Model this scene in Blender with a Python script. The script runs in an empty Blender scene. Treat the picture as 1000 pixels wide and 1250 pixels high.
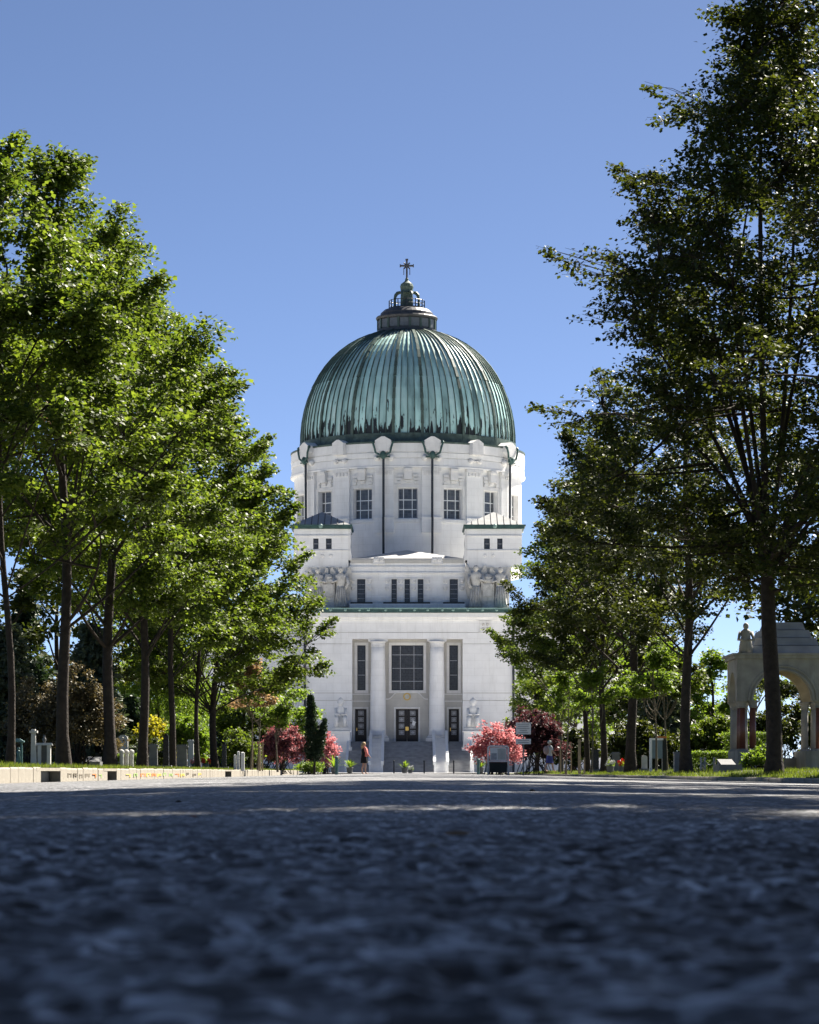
import bpy, bmesh, math, random
import numpy as np
from mathutils import Vector, Matrix

R_ = math.radians
sc = bpy.context.scene
col = sc.collection

# ------------------------------------------------------------------ camera
F = 3480.0            # focal length in pixels of the 1000 px wide photograph
CX, HY, EYE = 498.0, 942.0, 0.10
cam_d = bpy.data.cameras.new("camera")
cam = bpy.data.objects.new("camera", cam_d)
col.objects.link(cam)
cam.location = (0, 0, EYE)
cam.rotation_euler = (R_(90), 0, 0)
cam_d.sensor_fit = 'HORIZONTAL'
cam_d.sensor_width = 36.0
cam_d.lens = 36.0 * F / 1000.0
cam_d.shift_x = (500.0 - CX) / 1000.0
cam_d.shift_y = (HY - 625.0) / 1000.0
cam_d.clip_start = 0.05
cam_d.clip_end = 20000
cam_d.dof.use_dof = True
cam_d.dof.focus_distance = 180.0
cam_d.dof.aperture_fstop = 21.0
sc.camera = cam

# ------------------------------------------------------------------ world, sun, exposure
SUN_AZ, SUN_EL = 40.0, 46.0          # degrees right of the view axis, elevation
world = bpy.data.worlds.new("World")
sc.world = world
world.use_nodes = True
wn = world.node_tree
wn.nodes.clear()
w_out = wn.nodes.new("ShaderNodeOutputWorld")
w_bg = wn.nodes.new("ShaderNodeBackground")
w_sky = wn.nodes.new("ShaderNodeTexSky")
w_sky.sky_type = 'NISHITA'
w_sky.sun_disc = False
w_sky.sun_elevation = R_(SUN_EL)
w_sky.sun_rotation = R_(SUN_AZ)
w_sky.altitude = 0
w_sky.air_density = 0.3
w_sky.dust_density = 0.28
w_sky.ozone_density = 3.0
w_bg.inputs['Strength'].default_value = 0.05
wn.links.new(w_sky.outputs['Color'], w_bg.inputs['Color'])
wn.links.new(w_bg.outputs['Background'], w_out.inputs['Surface'])

sun_d = bpy.data.lights.new("sun", 'SUN')
sun_d.energy = 5.0
sun_d.angle = R_(0.5)
sun_d.color = (1.0, 0.93, 0.82)
sun = bpy.data.objects.new("sun", sun_d)
col.objects.link(sun)
sdir = Vector((math.sin(R_(SUN_AZ)) * math.cos(R_(SUN_EL)), math.cos(R_(SUN_AZ)) * math.cos(R_(SUN_EL)), math.sin(R_(SUN_EL))))
sun.rotation_euler = sdir.to_track_quat('Z', 'Y').to_euler()
sun.location = sdir * 100

sc.view_settings.view_transform = 'Standard'
sc.view_settings.look = 'None'
sc.view_settings.gamma = 1.0
sc.view_settings.use_curve_mapping = False
sc.view_settings.exposure = 1.8
sc.render.engine = 'CYCLES'
sc.cycles.use_denoising = True
sc.cycles.use_adaptive_sampling = True
sc.render.filter_size = 1.0
sc.cycles.max_bounces = 7
sc.cycles.diffuse_bounces = 4
sc.cycles.glossy_bounces = 3
sc.cycles.transmission_bounces = 4
sc.cycles.transparent_max_bounces = 4
sc.cycles.caustics_reflective = False
sc.cycles.caustics_refractive = False

rng = np.random.default_rng(11)
random.seed(5)


def at(x, y, Y):
    """point of the place seen at photo pixel x, y at the distance Y"""
    return Vector(((x - CX) * Y / F, Y, EYE + (HY - y) * Y / F))


# ------------------------------------------------------------------ materials
MATS = {}


def mat(name, color, rough=0.7, vary=0.12, scale=4.0, bump=0.0, bscale=30.0, spec=0.3, metal=0.0, stain=None, stain_scale=(1, 1, 0.15), stain_amt=0.5):
    m = bpy.data.materials.new(name)
    m.use_nodes = True
    nt = m.node_tree
    b = nt.nodes['Principled BSDF']
    b.inputs['Roughness'].default_value = rough
    b.inputs['Specular IOR Level'].default_value = spec
    b.inputs['Metallic'].default_value = metal
    tc = nt.nodes.new('ShaderNodeTexCoord')
    no = nt.nodes.new('ShaderNodeTexNoise')
    no.inputs['Scale'].default_value = scale
    no.inputs['Detail'].default_value = 6
    nt.links.new(tc.outputs['Object'], no.inputs['Vector'])
    mr = nt.nodes.new('ShaderNodeMapRange')
    mr.inputs['From Min'].default_value = 0.3
    mr.inputs['From Max'].default_value = 0.7
    mr.inputs['To Min'].default_value = 1 - vary
    mr.inputs['To Max'].default_value = 1 + vary
    nt.links.new(no.outputs['Fac'], mr.inputs['Value'])
    mx = nt.nodes.new('ShaderNodeMix')
    mx.data_type = 'RGBA'
    mx.blend_type = 'MULTIPLY'
    mx.inputs['Factor'].default_value = 1.0
    mx.inputs[6].default_value = (*color, 1)
    nt.links.new(mr.outputs['Result'], mx.inputs[7])
    last = mx.outputs[2]
    if stain is not None:
        mp = nt.nodes.new('ShaderNodeMapping')
        mp.inputs['Scale'].default_value = stain_scale
        nt.links.new(tc.outputs['Object'], mp.inputs['Vector'])
        n2 = nt.nodes.new('ShaderNodeTexNoise')
        n2.inputs['Scale'].default_value = 1.6
        n2.inputs['Detail'].default_value = 8
        n2.inputs['Roughness'].default_value = 0.65
        nt.links.new(mp.outputs['Vector'], n2.inputs['Vector'])
        m2 = nt.nodes.new('ShaderNodeMapRange')
        m2.inputs['From Min'].default_value = 0.52
        m2.inputs['From Max'].default_value = 0.78
        m2.inputs['To Max'].default_value = stain_amt
        nt.links.new(n2.outputs['Fac'], m2.inputs['Value'])
        x2 = nt.nodes.new('ShaderNodeMix')
        x2.data_type = 'RGBA'
        nt.links.new(m2.outputs['Result'], x2.inputs['Factor'])
        nt.links.new(last, x2.inputs[6])
        x2.inputs[7].default_value = (*stain, 1)
        last = x2.outputs[2]
    if name in ('facade', 'facade_trim', 'facade_grey', 'wall_far', 'plinth'):
        rot = nt.nodes.new('ShaderNodeMapping')
        rot.inputs['Rotation'].default_value = (R_(90), 0, 0)
        nt.links.new(tc.outputs['Object'], rot.inputs['Vector'])
        bk = nt.nodes.new('ShaderNodeTexBrick')
        bk.inputs['Scale'].default_value = 1.0
        bk.inputs['Brick Width'].default_value = 1.55
        bk.inputs['Row Height'].default_value = 0.78
        bk.inputs['Mortar Size'].default_value = 0.014
        bk.inputs['Color1'].default_value = (1, 1, 1, 1)
        bk.inputs['Color2'].default_value = (0.975, 0.972, 0.968, 1)
        bk.inputs['Mortar'].default_value = (0.87, 0.865, 0.86, 1)
        nt.links.new(rot.outputs['Vector'], bk.inputs['Vector'])
        xb = nt.nodes.new('ShaderNodeMix')
        xb.data_type = 'RGBA'
        xb.blend_type = 'MULTIPLY'
        xb.inputs['Factor'].default_value = 1.0
        nt.links.new(last, xb.inputs[6])
        nt.links.new(bk.outputs['Color'], xb.inputs[7])
        last = xb.outputs[2]
    nt.links.new(last, b.inputs['Base Color'])
    if bump:
        n3 = nt.nodes.new('ShaderNodeTexNoise')
        n3.inputs['Scale'].default_value = bscale
        n3.inputs['Detail'].default_value = 5
        nt.links.new(tc.outputs['Object'], n3.inputs['Vector'])
        bp = nt.nodes.new('ShaderNodeBump')
        bp.inputs['Strength'].default_value = bump
        bp.inputs['Distance'].default_value = 0.03
        nt.links.new(n3.outputs['Fac'], bp.inputs['Height'])
        nt.links.new(bp.outputs['Normal'], b.inputs['Normal'])
    MATS[name] = m
    return m


def leaf_mat(name, c1, c2, trans=0.45, tcol=None, rough=0.52, spec=0.26):
    """leaf: colour varies leaf by leaf, light passes through"""
    m = bpy.data.materials.new(name)
    m.use_nodes = True
    nt = m.node_tree
    b = nt.nodes['Principled BSDF']
    b.inputs['Roughness'].default_value = rough
    b.inputs['Specular IOR Level'].default_value = spec
    g = nt.nodes.new('ShaderNodeNewGeometry')
    rp = nt.nodes.new('ShaderNodeMix')
    rp.data_type = 'RGBA'
    rp.inputs[6].default_value = (*c1, 1)
    rp.inputs[7].default_value = (*c2, 1)
    nt.links.new(g.outputs['Random Per Island'], rp.inputs['Factor'])
    nt.links.new(rp.outputs[2], b.inputs['Base Color'])
    t = nt.nodes.new('ShaderNodeBsdfTranslucent')
    tm = nt.nodes.new('ShaderNodeMix')
    tm.data_type = 'RGBA'
    tm.blend_type = 'MULTIPLY'
    tm.inputs['Factor'].default_value = 1.0
    nt.links.new(rp.outputs[2], tm.inputs[6])
    tm.inputs[7].default_value = (*(tcol or (1.6, 1.65, 0.7)), 1)
    nt.links.new(tm.outputs[2], t.inputs['Color'])
    ms = nt.nodes.new('ShaderNodeMixShader')
    ms.inputs[0].default_value = trans
    out = nt.nodes['Material Output']
    nt.links.new(b.outputs[0], ms.inputs[1])
    nt.links.new(t.outputs[0], ms.inputs[2])
    nt.links.new(ms.outputs[0], out.inputs['Surface'])
    MATS[name] = m
    return m


WHITE = (0.85, 0.845, 0.835)
mat('facade', WHITE, 0.8, 0.05, 0.9, bump=0.12, bscale=6, stain=(0.48, 0.45, 0.40), stain_amt=0.30)
mat('facade_trim', (0.78, 0.77, 0.755), 0.8, 0.06, 1.5, bump=0.15, bscale=9, stain=(0.42, 0.40, 0.36), stain_amt=0.4)
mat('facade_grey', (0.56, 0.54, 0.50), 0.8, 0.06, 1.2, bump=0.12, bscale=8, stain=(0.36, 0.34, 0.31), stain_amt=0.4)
mat('carving', (0.60, 0.58, 0.54), 0.85, 0.14, 3.0, bump=0.5, bscale=5, stain=(0.10, 0.095, 0.09), stain_scale=(1.4, 1.4, 0.7), stain_amt=0.75)
mat('plinth', (0.50, 0.50, 0.50), 0.7, 0.08, 2.0, bump=0.1, bscale=10)
mat('statue_white', (0.72, 0.72, 0.71), 0.75, 0.05, 3.0, bump=0.15, bscale=14)
mat('step_stone', (0.34, 0.34, 0.345), 0.75, 0.2, 1.5, bump=0.1, bscale=10)
mat('copper_gutter', (0.045, 0.095, 0.088), 0.55, 0.25, 2.0, bump=0.1, bscale=5, stain=(0.03, 0.05, 0.05), stain_amt=0.6)
mat('copper_pale', (0.22, 0.34, 0.30), 0.5, 0.2, 3.0)
mat('copper_dark', (0.035, 0.04, 0.04), 0.5, 0.3, 3.0, bump=0.1)
mat('lantern_metal', (0.075, 0.075, 0.08), 0.45, 0.3, 2.0, bump=0.1, bscale=6)
mat('lantern_green', (0.085, 0.12, 0.10), 0.5, 0.35, 2.0, bump=0.2, bscale=5)
mat('roof_sheet', (0.34, 0.345, 0.34), 0.5, 0.12, 1.5, stain=(0.2, 0.2, 0.2), stain_amt=0.5)
mat('roof_pale', (0.50, 0.495, 0.48), 0.5, 0.08, 1.5)
mat('pipe_dark', (0.03, 0.035, 0.045), 0.45, 0.2, 4.0)
mat('door_wood', (0.018, 0.014, 0.016), 0.4, 0.3, 6.0)
mat('lattice', (0.42, 0.42, 0.44), 0.45, 0.2, 8.0)
mat('brass', (0.62, 0.42, 0.13), 0.3, 0.1, 6.0, metal=0.9)
mat('rail_metal', (0.80, 0.81, 0.81), 0.45, 0.06, 5.0)
mat('bark', (0.042, 0.032, 0.025), 0.9, 0.35, 6.0, bump=1.0, bscale=14)
mat('bark_pale', (0.16, 0.135, 0.10), 0.9, 0.3, 6.0, bump=0.6, bscale=20)
mat('stake_wood', (0.38, 0.29, 0.18), 0.8, 0.2, 8.0, bump=0.2)
mat('kerb_stone', (0.30, 0.27, 0.22), 0.85, 0.16, 3.0, bump=0.5, bscale=18, stain=(0.20, 0.18, 0.15), stain_scale=(1, 1, 1), stain_amt=0.6)
mat('drain_iron', (0.02, 0.02, 0.02), 0.6, 0.3, 8.0)
mat('gravel', (0.50, 0.495, 0.485), 0.9, 0.2, 6.0, bump=0.6, bscale=40)
mat('soil', (0.060, 0.065, 0.028), 0.95, 0.4, 1.2, bump=0.6, bscale=10, stain=(0.10, 0.085, 0.05), stain_scale=(1, 1, 1), stain_amt=0.7)
mat('stone_grave', (0.17, 0.17, 0.17), 0.7, 0.2, 4.0, bump=0.3, bscale=16, stain=(0.10, 0.11, 0.08), stain_amt=0.5)
mat('stone_pale', (0.58, 0.565, 0.53), 0.75, 0.12, 4.0, bump=0.3, bscale=16, stain=(0.20, 0.20, 0.16), stain_amt=0.5)
mat('stone_black', (0.012, 0.012, 0.013), 0.25, 0.2, 6.0, spec=0.5)
mat('bronze_green', (0.10, 0.19, 0.19), 0.55, 0.3, 5.0, bump=0.2)
mat('red_granite', (0.17, 0.055, 0.035), 0.35, 0.4, 40.0, spec=0.5)
mat('tomb_stone', (0.36, 0.34, 0.30), 0.8, 0.2, 2.0, bump=0.4, bscale=10, stain=(0.10, 0.095, 0.08), stain_amt=0.7)
mat('tomb_stone_lit', (0.42, 0.33, 0.20), 0.8, 0.2, 3.0)  # tomb stone with the warm light on the back arch put into its colour
mat('tomb_roof', (0.30, 0.31, 0.33), 0.6, 0.15, 2.0)
mat('sign_white', (0.85, 0.85, 0.85), 0.45, 0.04, 3.0)
mat('sign_ink', (0.14, 0.14, 0.16), 0.6, 0.1, 6.0)
mat('sign_blue', (0.19, 0.25, 0.29), 0.35, 0.1, 3.0)
mat('orange_paint', (0.75, 0.22, 0.05), 0.5, 0.1, 3.0)
mat('yellow_paint', (0.72, 0.52, 0.12), 0.6, 0.2, 8.0)
mat('green_paint', (0.28, 0.40, 0.12), 0.6, 0.2, 8.0)
mat('black_paint', (0.02, 0.02, 0.02), 0.5, 0.2, 8.0)
mat('dark_box', (0.018, 0.022, 0.02), 0.5, 0.2, 3.0)
mat('grey_metal', (0.17, 0.175, 0.18), 0.45, 0.15, 4.0, metal=0.3)
mat('skin', (0.58, 0.36, 0.27), 0.55, 0.06, 6.0)
mat('hair_blond', (0.52, 0.36, 0.18), 0.6, 0.25, 20.0)
mat('hair_white', (0.70, 0.68, 0.64), 0.6, 0.15, 20.0)
mat('cloth_black', (0.015, 0.015, 0.018), 0.9, 0.2, 12.0)
mat('cloth_coral', (0.75, 0.24, 0.20), 0.85, 0.12, 12.0)
mat('cloth_white', (0.74, 0.73, 0.72), 0.85, 0.08, 12.0)
mat('cloth_blue', (0.10, 0.11, 0.34), 0.85, 0.15, 12.0)
mat('cloth_tan', (0.50, 0.36, 0.34), 0.85, 0.15, 12.0)
mat('flower_pink', (0.80, 0.30, 0.34), 0.7, 0.2, 20.0)
mat('flower_red', (0.65, 0.06, 0.04), 0.7, 0.2, 20.0)
mat('wall_far', (0.62, 0.61, 0.58), 0.8, 0.06, 0.8, stain=(0.40, 0.38, 0.35), stain_amt=0.4)
mat('roof_far', (0.42, 0.41, 0.40), 0.7, 0.1, 1.0)

leaf_mat('leaf', (0.036, 0.064, 0.011), (0.155, 0.198, 0.036), 0.44)
leaf_mat('leaf_deep', (0.022, 0.038, 0.009), (0.066, 0.086, 0.021), 0.36, tcol=(1.7, 1.5, 0.5))  # darker copy of leaf: shade of right row and backdrop put into colour
leaf_mat('leaf_light', (0.085, 0.14, 0.020), (0.17, 0.23, 0.045), 0.5)
leaf_mat('leaf_yellow', (0.22, 0.24, 0.025), (0.40, 0.36, 0.05), 0.5, tcol=(1.4, 1.3, 0.6))
leaf_mat('leaf_brown', (0.085, 0.072, 0.040), (0.19, 0.155, 0.085), 0.25, tcol=(1.2, 1.1, 0.7))
leaf_mat('leaf_dry', (0.20, 0.11, 0.04), (0.32, 0.19, 0.08), 0.4, tcol=(1.4, 1.1, 0.6))
leaf_mat('leaf_conifer', (0.016, 0.034, 0.018), (0.042, 0.070, 0.034), 0.15)
leaf_mat('leaf_greyfir', (0.060, 0.080, 0.058), (0.12, 0.145, 0.105), 0.2)
leaf_mat('leaf_purple', (0.045, 0.024, 0.028), (0.11, 0.052, 0.056), 0.4, tcol=(1.5, 1.0, 1.0))
leaf_mat('leaf_mauve', (0.12, 0.055, 0.06), (0.32, 0.15, 0.155), 0.45, tcol=(1.5, 1.0, 1.0))
leaf_mat('leaf_rose', (0.20, 0.15, 0.08), (0.38, 0.28, 0.19), 0.45, tcol=(1.3, 1.1, 0.8))
leaf_mat('leaf_pink', (0.34, 0.14, 0.15), (0.62, 0.35, 0.355), 0.5, tcol=(1.25, 0.85, 0.85))
leaf_mat('grass_blade', (0.060, 0.090, 0.014), (0.15, 0.18, 0.040), 0.4)

# glass: dark panes with a fine lead grid
def glass_mat(name, c, grid=9.0, gridcol=(0.16, 0.16, 0.17)):
    m = bpy.data.materials.new(name)
    m.use_nodes = True
    nt = m.node_tree
    b = nt.nodes['Principled BSDF']
    b.inputs['Roughness'].default_value = 0.22
    b.inputs['Specular IOR Level'].default_value = 0.5
    tc = nt.nodes.new('ShaderNodeTexCoord')
    br = nt.nodes.new('ShaderNodeTexBrick')
    br.offset = 0.0
    br.inputs['Scale'].default_value = grid
    br.inputs['Color1'].default_value = (*c, 1)
    br.inputs['Color2'].default_value = (c[0] * 1.9, c[1] * 1.9, c[2] * 1.9, 1)
    br.inputs['Mortar'].default_value = (*gridcol, 1)
    br.inputs['Mortar Size'].default_value = 0.05
    br.inputs['Brick Width'].default_value = 1.0
    br.inputs['Row Height'].default_value = 1.0
    mp = nt.nodes.new('ShaderNodeMapping')
    mp.inputs['Rotation'].default_value = (R_(90), 0, 0)
    nt.links.new(tc.outputs['Object'], mp.inputs['Vector'])
    nt.links.new(mp.outputs['Vector'], br.inputs['Vector'])
    nt.links.new(br.outputs['Color'], b.inputs['Base Color'])
    nb = nt.nodes.new('ShaderNodeTexNoise')
    nb.inputs['Scale'].default_value = 2.5
    nt.links.new(tc.outputs['Object'], nb.inputs['Vector'])
    bp = nt.nodes.new('ShaderNodeBump')
    bp.inputs['Strength'].default_value = 0.15
    bp.inputs['Distance'].default_value = 0.05
    nt.links.new(nb.outputs['Fac'], bp.inputs['Height'])
    nt.links.new(bp.outputs['Normal'], b.inputs['Normal'])
    MATS[name] = m


glass_mat('glass_dark', (0.022, 0.022, 0.025), 6.0, (0.09, 0.09, 0.09))
glass_mat('glass_drum', (0.045, 0.05, 0.06), 3.0, (0.12, 0.125, 0.13))

# patinated copper of the dome: streaks run down each sheet, bare dark metal near the foot
def dome_mat():
    m = bpy.data.materials.new('dome_copper')
    m.use_nodes = True
    nt = m.node_tree
    L = nt.links.new
    b = nt.nodes['Principled BSDF']
    b.inputs['Roughness'].default_value = 0.5
    b.inputs['Specular IOR Level'].default_value = 0.4
    tc = nt.nodes.new('ShaderNodeTexCoord')
    oi = nt.nodes.new('ShaderNodeObjectInfo')
    sep = nt.nodes.new('ShaderNodeSeparateXYZ')
    L(tc.outputs['Object'], sep.inputs[0])
    off = nt.nodes.new('ShaderNodeMath'); off.operation = 'MULTIPLY'; off.inputs[1].default_value = 173.0
    L(oi.outputs['Random'], off.inputs[0])
    comb = nt.nodes.new('ShaderNodeCombineXYZ')
    ax = nt.nodes.new('ShaderNodeMath'); ax.operation = 'ADD'
    L(sep.outputs['X'], ax.inputs[0]); L(off.outputs[0], ax.inputs[1])
    L(ax.outputs[0], comb.inputs[0]); L(off.outputs[0], comb.inputs[1]); L(sep.outputs['Z'], comb.inputs[2])
    mp = nt.nodes.new('ShaderNodeMapping'); mp.inputs['Scale'].default_value = (0.55, 1, 0.16)
    L(comb.outputs[0], mp.inputs['Vector'])
    n1 = nt.nodes.new('ShaderNodeTexNoise'); n1.inputs['Scale'].default_value = 1.5; n1.inputs['Detail'].default_value = 7
    L(mp.outputs[0], n1.inputs['Vector'])
    r1 = nt.nodes.new('ShaderNodeValToRGB')
    e = r1.color_ramp.elements
    e[0].position = 0.25; e[0].color = (0.15, 0.25, 0.245, 1)
    e[1].position = 0.75; e[1].color = (0.66, 0.84, 0.80, 1)
    k = e.new(0.5); k.color = (0.43, 0.67, 0.64, 1)
    L(n1.outputs['Fac'], r1.inputs[0])
    # per sheet tone
    hs = nt.nodes.new('ShaderNodeMapRange'); hs.inputs['To Min'].default_value = 0.75; hs.inputs['To Max'].default_value = 1.3
    L(oi.outputs['Random'], hs.inputs['Value'])
    tone = nt.nodes.new('ShaderNodeMix'); tone.data_type = 'RGBA'; tone.blend_type = 'MULTIPLY'; tone.inputs['Factor'].default_value = 1
    L(r1.outputs[0], tone.inputs[6]); L(hs.outputs[0], tone.inputs[7])
    # bare, blackened foot with ragged upper edge
    mp2 = nt.nodes.new('ShaderNodeMapping'); mp2.inputs['Scale'].default_value = (1.8, 1, 0.35)
    L(comb.outputs[0], mp2.inputs['Vector'])
    n2 = nt.nodes.new('ShaderNodeTexNoise'); n2.inputs['Scale'].default_value = 1.3; n2.inputs['Detail'].default_value = 4
    L(mp2.outputs[0], n2.inputs['Vector'])
    ns = nt.nodes.new('ShaderNodeMath'); ns.operation = 'MULTIPLY'; ns.inputs[1].default_value = 17.0
    L(n2.outputs['Fac'], ns.inputs[0])
    dz = nt.nodes.new('ShaderNodeMath'); dz.operation = 'SUBTRACT'
    L(ns.outputs[0], dz.inputs[0]); L(sep.outputs['Z'], dz.inputs[1])
    mk = nt.nodes.new('ShaderNodeMapRange'); mk.inputs['From Min'].default_value = 6.4; mk.inputs['From Max'].default_value = 6.8
    L(dz.outputs[0], mk.inputs['Value'])
    fin = nt.nodes.new('ShaderNodeMix'); fin.data_type = 'RGBA'
    L(mk.outputs[0], fin.inputs['Factor'])
    L(tone.outputs[2], fin.inputs[6]); fin.inputs[7].default_value = (0.018, 0.022, 0.024, 1)
    # pale run-off just below the lantern
    mk3 = nt.nodes.new('ShaderNodeMath'); mk3.operation = 'ADD'
    ns3 = nt.nodes.new('ShaderNodeMath'); ns3.operation = 'MULTIPLY'; ns3.inputs[1].default_value = 7.0
    L(n1.outputs['Fac'], ns3.inputs[0]); L(ns3.outputs[0], mk3.inputs[0]); L(sep.outputs['Z'], mk3.inputs[1])
    mr3 = nt.nodes.new('ShaderNodeMapRange'); mr3.inputs['From Min'].default_value = 16.0; mr3.inputs['From Max'].default_value = 17.6; mr3.inputs['To Max'].default_value = 0.6
    L(mk3.outputs[0], mr3.inputs['Value'])
    f2 = nt.nodes.new('ShaderNodeMix'); f2.data_type = 'RGBA'
    L(mr3.outputs[0], f2.inputs['Factor']); L(fin.outputs[2], f2.inputs[6]); f2.inputs[7].default_value = (0.47, 0.48, 0.40, 1)
    L(f2.outputs[2], b.inputs['Base Color'])
    MATS['dome_copper'] = m


dome_mat()


def asphalt_mat():
    m = bpy.data.materials.new('asphalt')
    m.use_nodes = True
    nt = m.node_tree
    L = nt.links.new
    b = nt.nodes['Principled BSDF']
    b.inputs['Specular IOR Level'].default_value = 0.55
    tc = nt.nodes.new('ShaderNodeTexCoord')
    v = nt.nodes.new('ShaderNodeTexVoronoi'); v.inputs['Scale'].default_value = 62.0
    L(tc.outputs['Object'], v.inputs['Vector'])
    n = nt.nodes.new('ShaderNodeTexNoise'); n.inputs['Scale'].default_value = 26.0; n.inputs['Detail'].default_value = 4; n.inputs['Roughness'].default_value = 0.6
    L(tc.outputs['Object'], n.inputs['Vector'])
    sp = nt.nodes.new('ShaderNodeSeparateColor'); L(v.outputs['Color'], sp.inputs[0])
    r = nt.nodes.new('ShaderNodeValToRGB')
    e = r.color_ramp.elements
    e[0].position = 0.36; e[0].color = (0.012, 0.013, 0.015, 1)
    e[1].position = 1.0; e[1].color = (0.34, 0.34, 0.35, 1)
    k = e.new(0.62); k.color = (0.16, 0.161, 0.165, 1)
    k = e.new(0.85); k.color = (0.29, 0.29, 0.296, 1)
    L(sp.outputs[0], r.inputs[0])
    # broad worn and dirty patches
    n4 = nt.nodes.new('ShaderNodeTexNoise'); n4.inputs['Scale'].default_value = 1.1; n4.inputs['Detail'].default_value = 7
    L(tc.outputs['Object'], n4.inputs['Vector'])
    pr = nt.nodes.new('ShaderNodeMapRange'); pr.inputs['From Min'].default_value = 0.32; pr.inputs['From Max'].default_value = 0.68; pr.inputs['To Min'].default_value = 0.45; pr.inputs['To Max'].default_value = 1.4
    L(n4.outputs['Fac'], pr.inputs['Value'])
    n5 = nt.nodes.new('ShaderNodeMath'); n5.operation = 'MULTIPLY'
    pr2 = nt.nodes.new('ShaderNodeMapRange'); pr2.inputs['From Min'].default_value = 0.38; pr2.inputs['From Max'].default_value = 0.66; pr2.inputs['To Min'].default_value = 0.12; pr2.inputs['To Max'].default_value = 2.3
    L(n.outputs['Fac'], pr2.inputs['Value'])
    L(pr.outputs[0], n5.inputs[0]); L(pr2.outputs[0], n5.inputs[1])
    pm_ = nt.nodes.new('ShaderNodeMix'); pm_.data_type = 'RGBA'; pm_.blend_type = 'MULTIPLY'; pm_.inputs['Factor'].default_value = 1
    L(r.outputs[0], pm_.inputs[6]); L(n5.outputs[0], pm_.inputs[7])
    L(pm_.outputs[2], b.inputs['Base Color'])
    rr = nt.nodes.new('ShaderNodeMapRange'); rr.inputs['To Min'].default_value = 0.85; rr.inputs['To Max'].default_value = 0.35
    L(n.outputs['Fac'], rr.inputs['Value']); L(rr.outputs[0], b.inputs['Roughness'])
    bp = nt.nodes.new('ShaderNodeBump'); bp.inputs['Strength'].default_value = 0.5; bp.inputs['Distance'].default_value = 0.004
    L(v.outputs['Distance'], bp.inputs['Height'])
    L(bp.outputs[0], b.inputs['Normal'])
    MATS['asphalt'] = m


asphalt_mat()

# ------------------------------------------------------------------ builders
ORG = {}


def tag(o, label=None, cat=None, group=None, kind=None):
    if label: o['label'] = label
    if cat: o['category'] = cat
    if group: o['group'] = group
    if kind: o['kind'] = kind
    return o


def thing(name, label, cat, loc, group=None):
    o = bpy.data.objects.new(name, None)
    o.empty_display_size = 0.3
    col.objects.link(o)
    o.location = loc
    ORG[o.name] = Vector(loc)
    return tag(o, label, cat, group)


def link_mesh(name, me, material, parent=None, loc=None):
    o = bpy.data.objects.new(name, me)
    col.objects.link(o)
    if material and not me.materials:
        me.materials.append(MATS[material])
    if parent is not None:
        o.parent = parent
        ORG[o.name] = ORG[parent.name]
    else:
        ORG[o.name] = Vector(loc) if loc is not None else Vector((0, 0, 0))
    if loc is not None:
        o.location = loc
    return o


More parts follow.
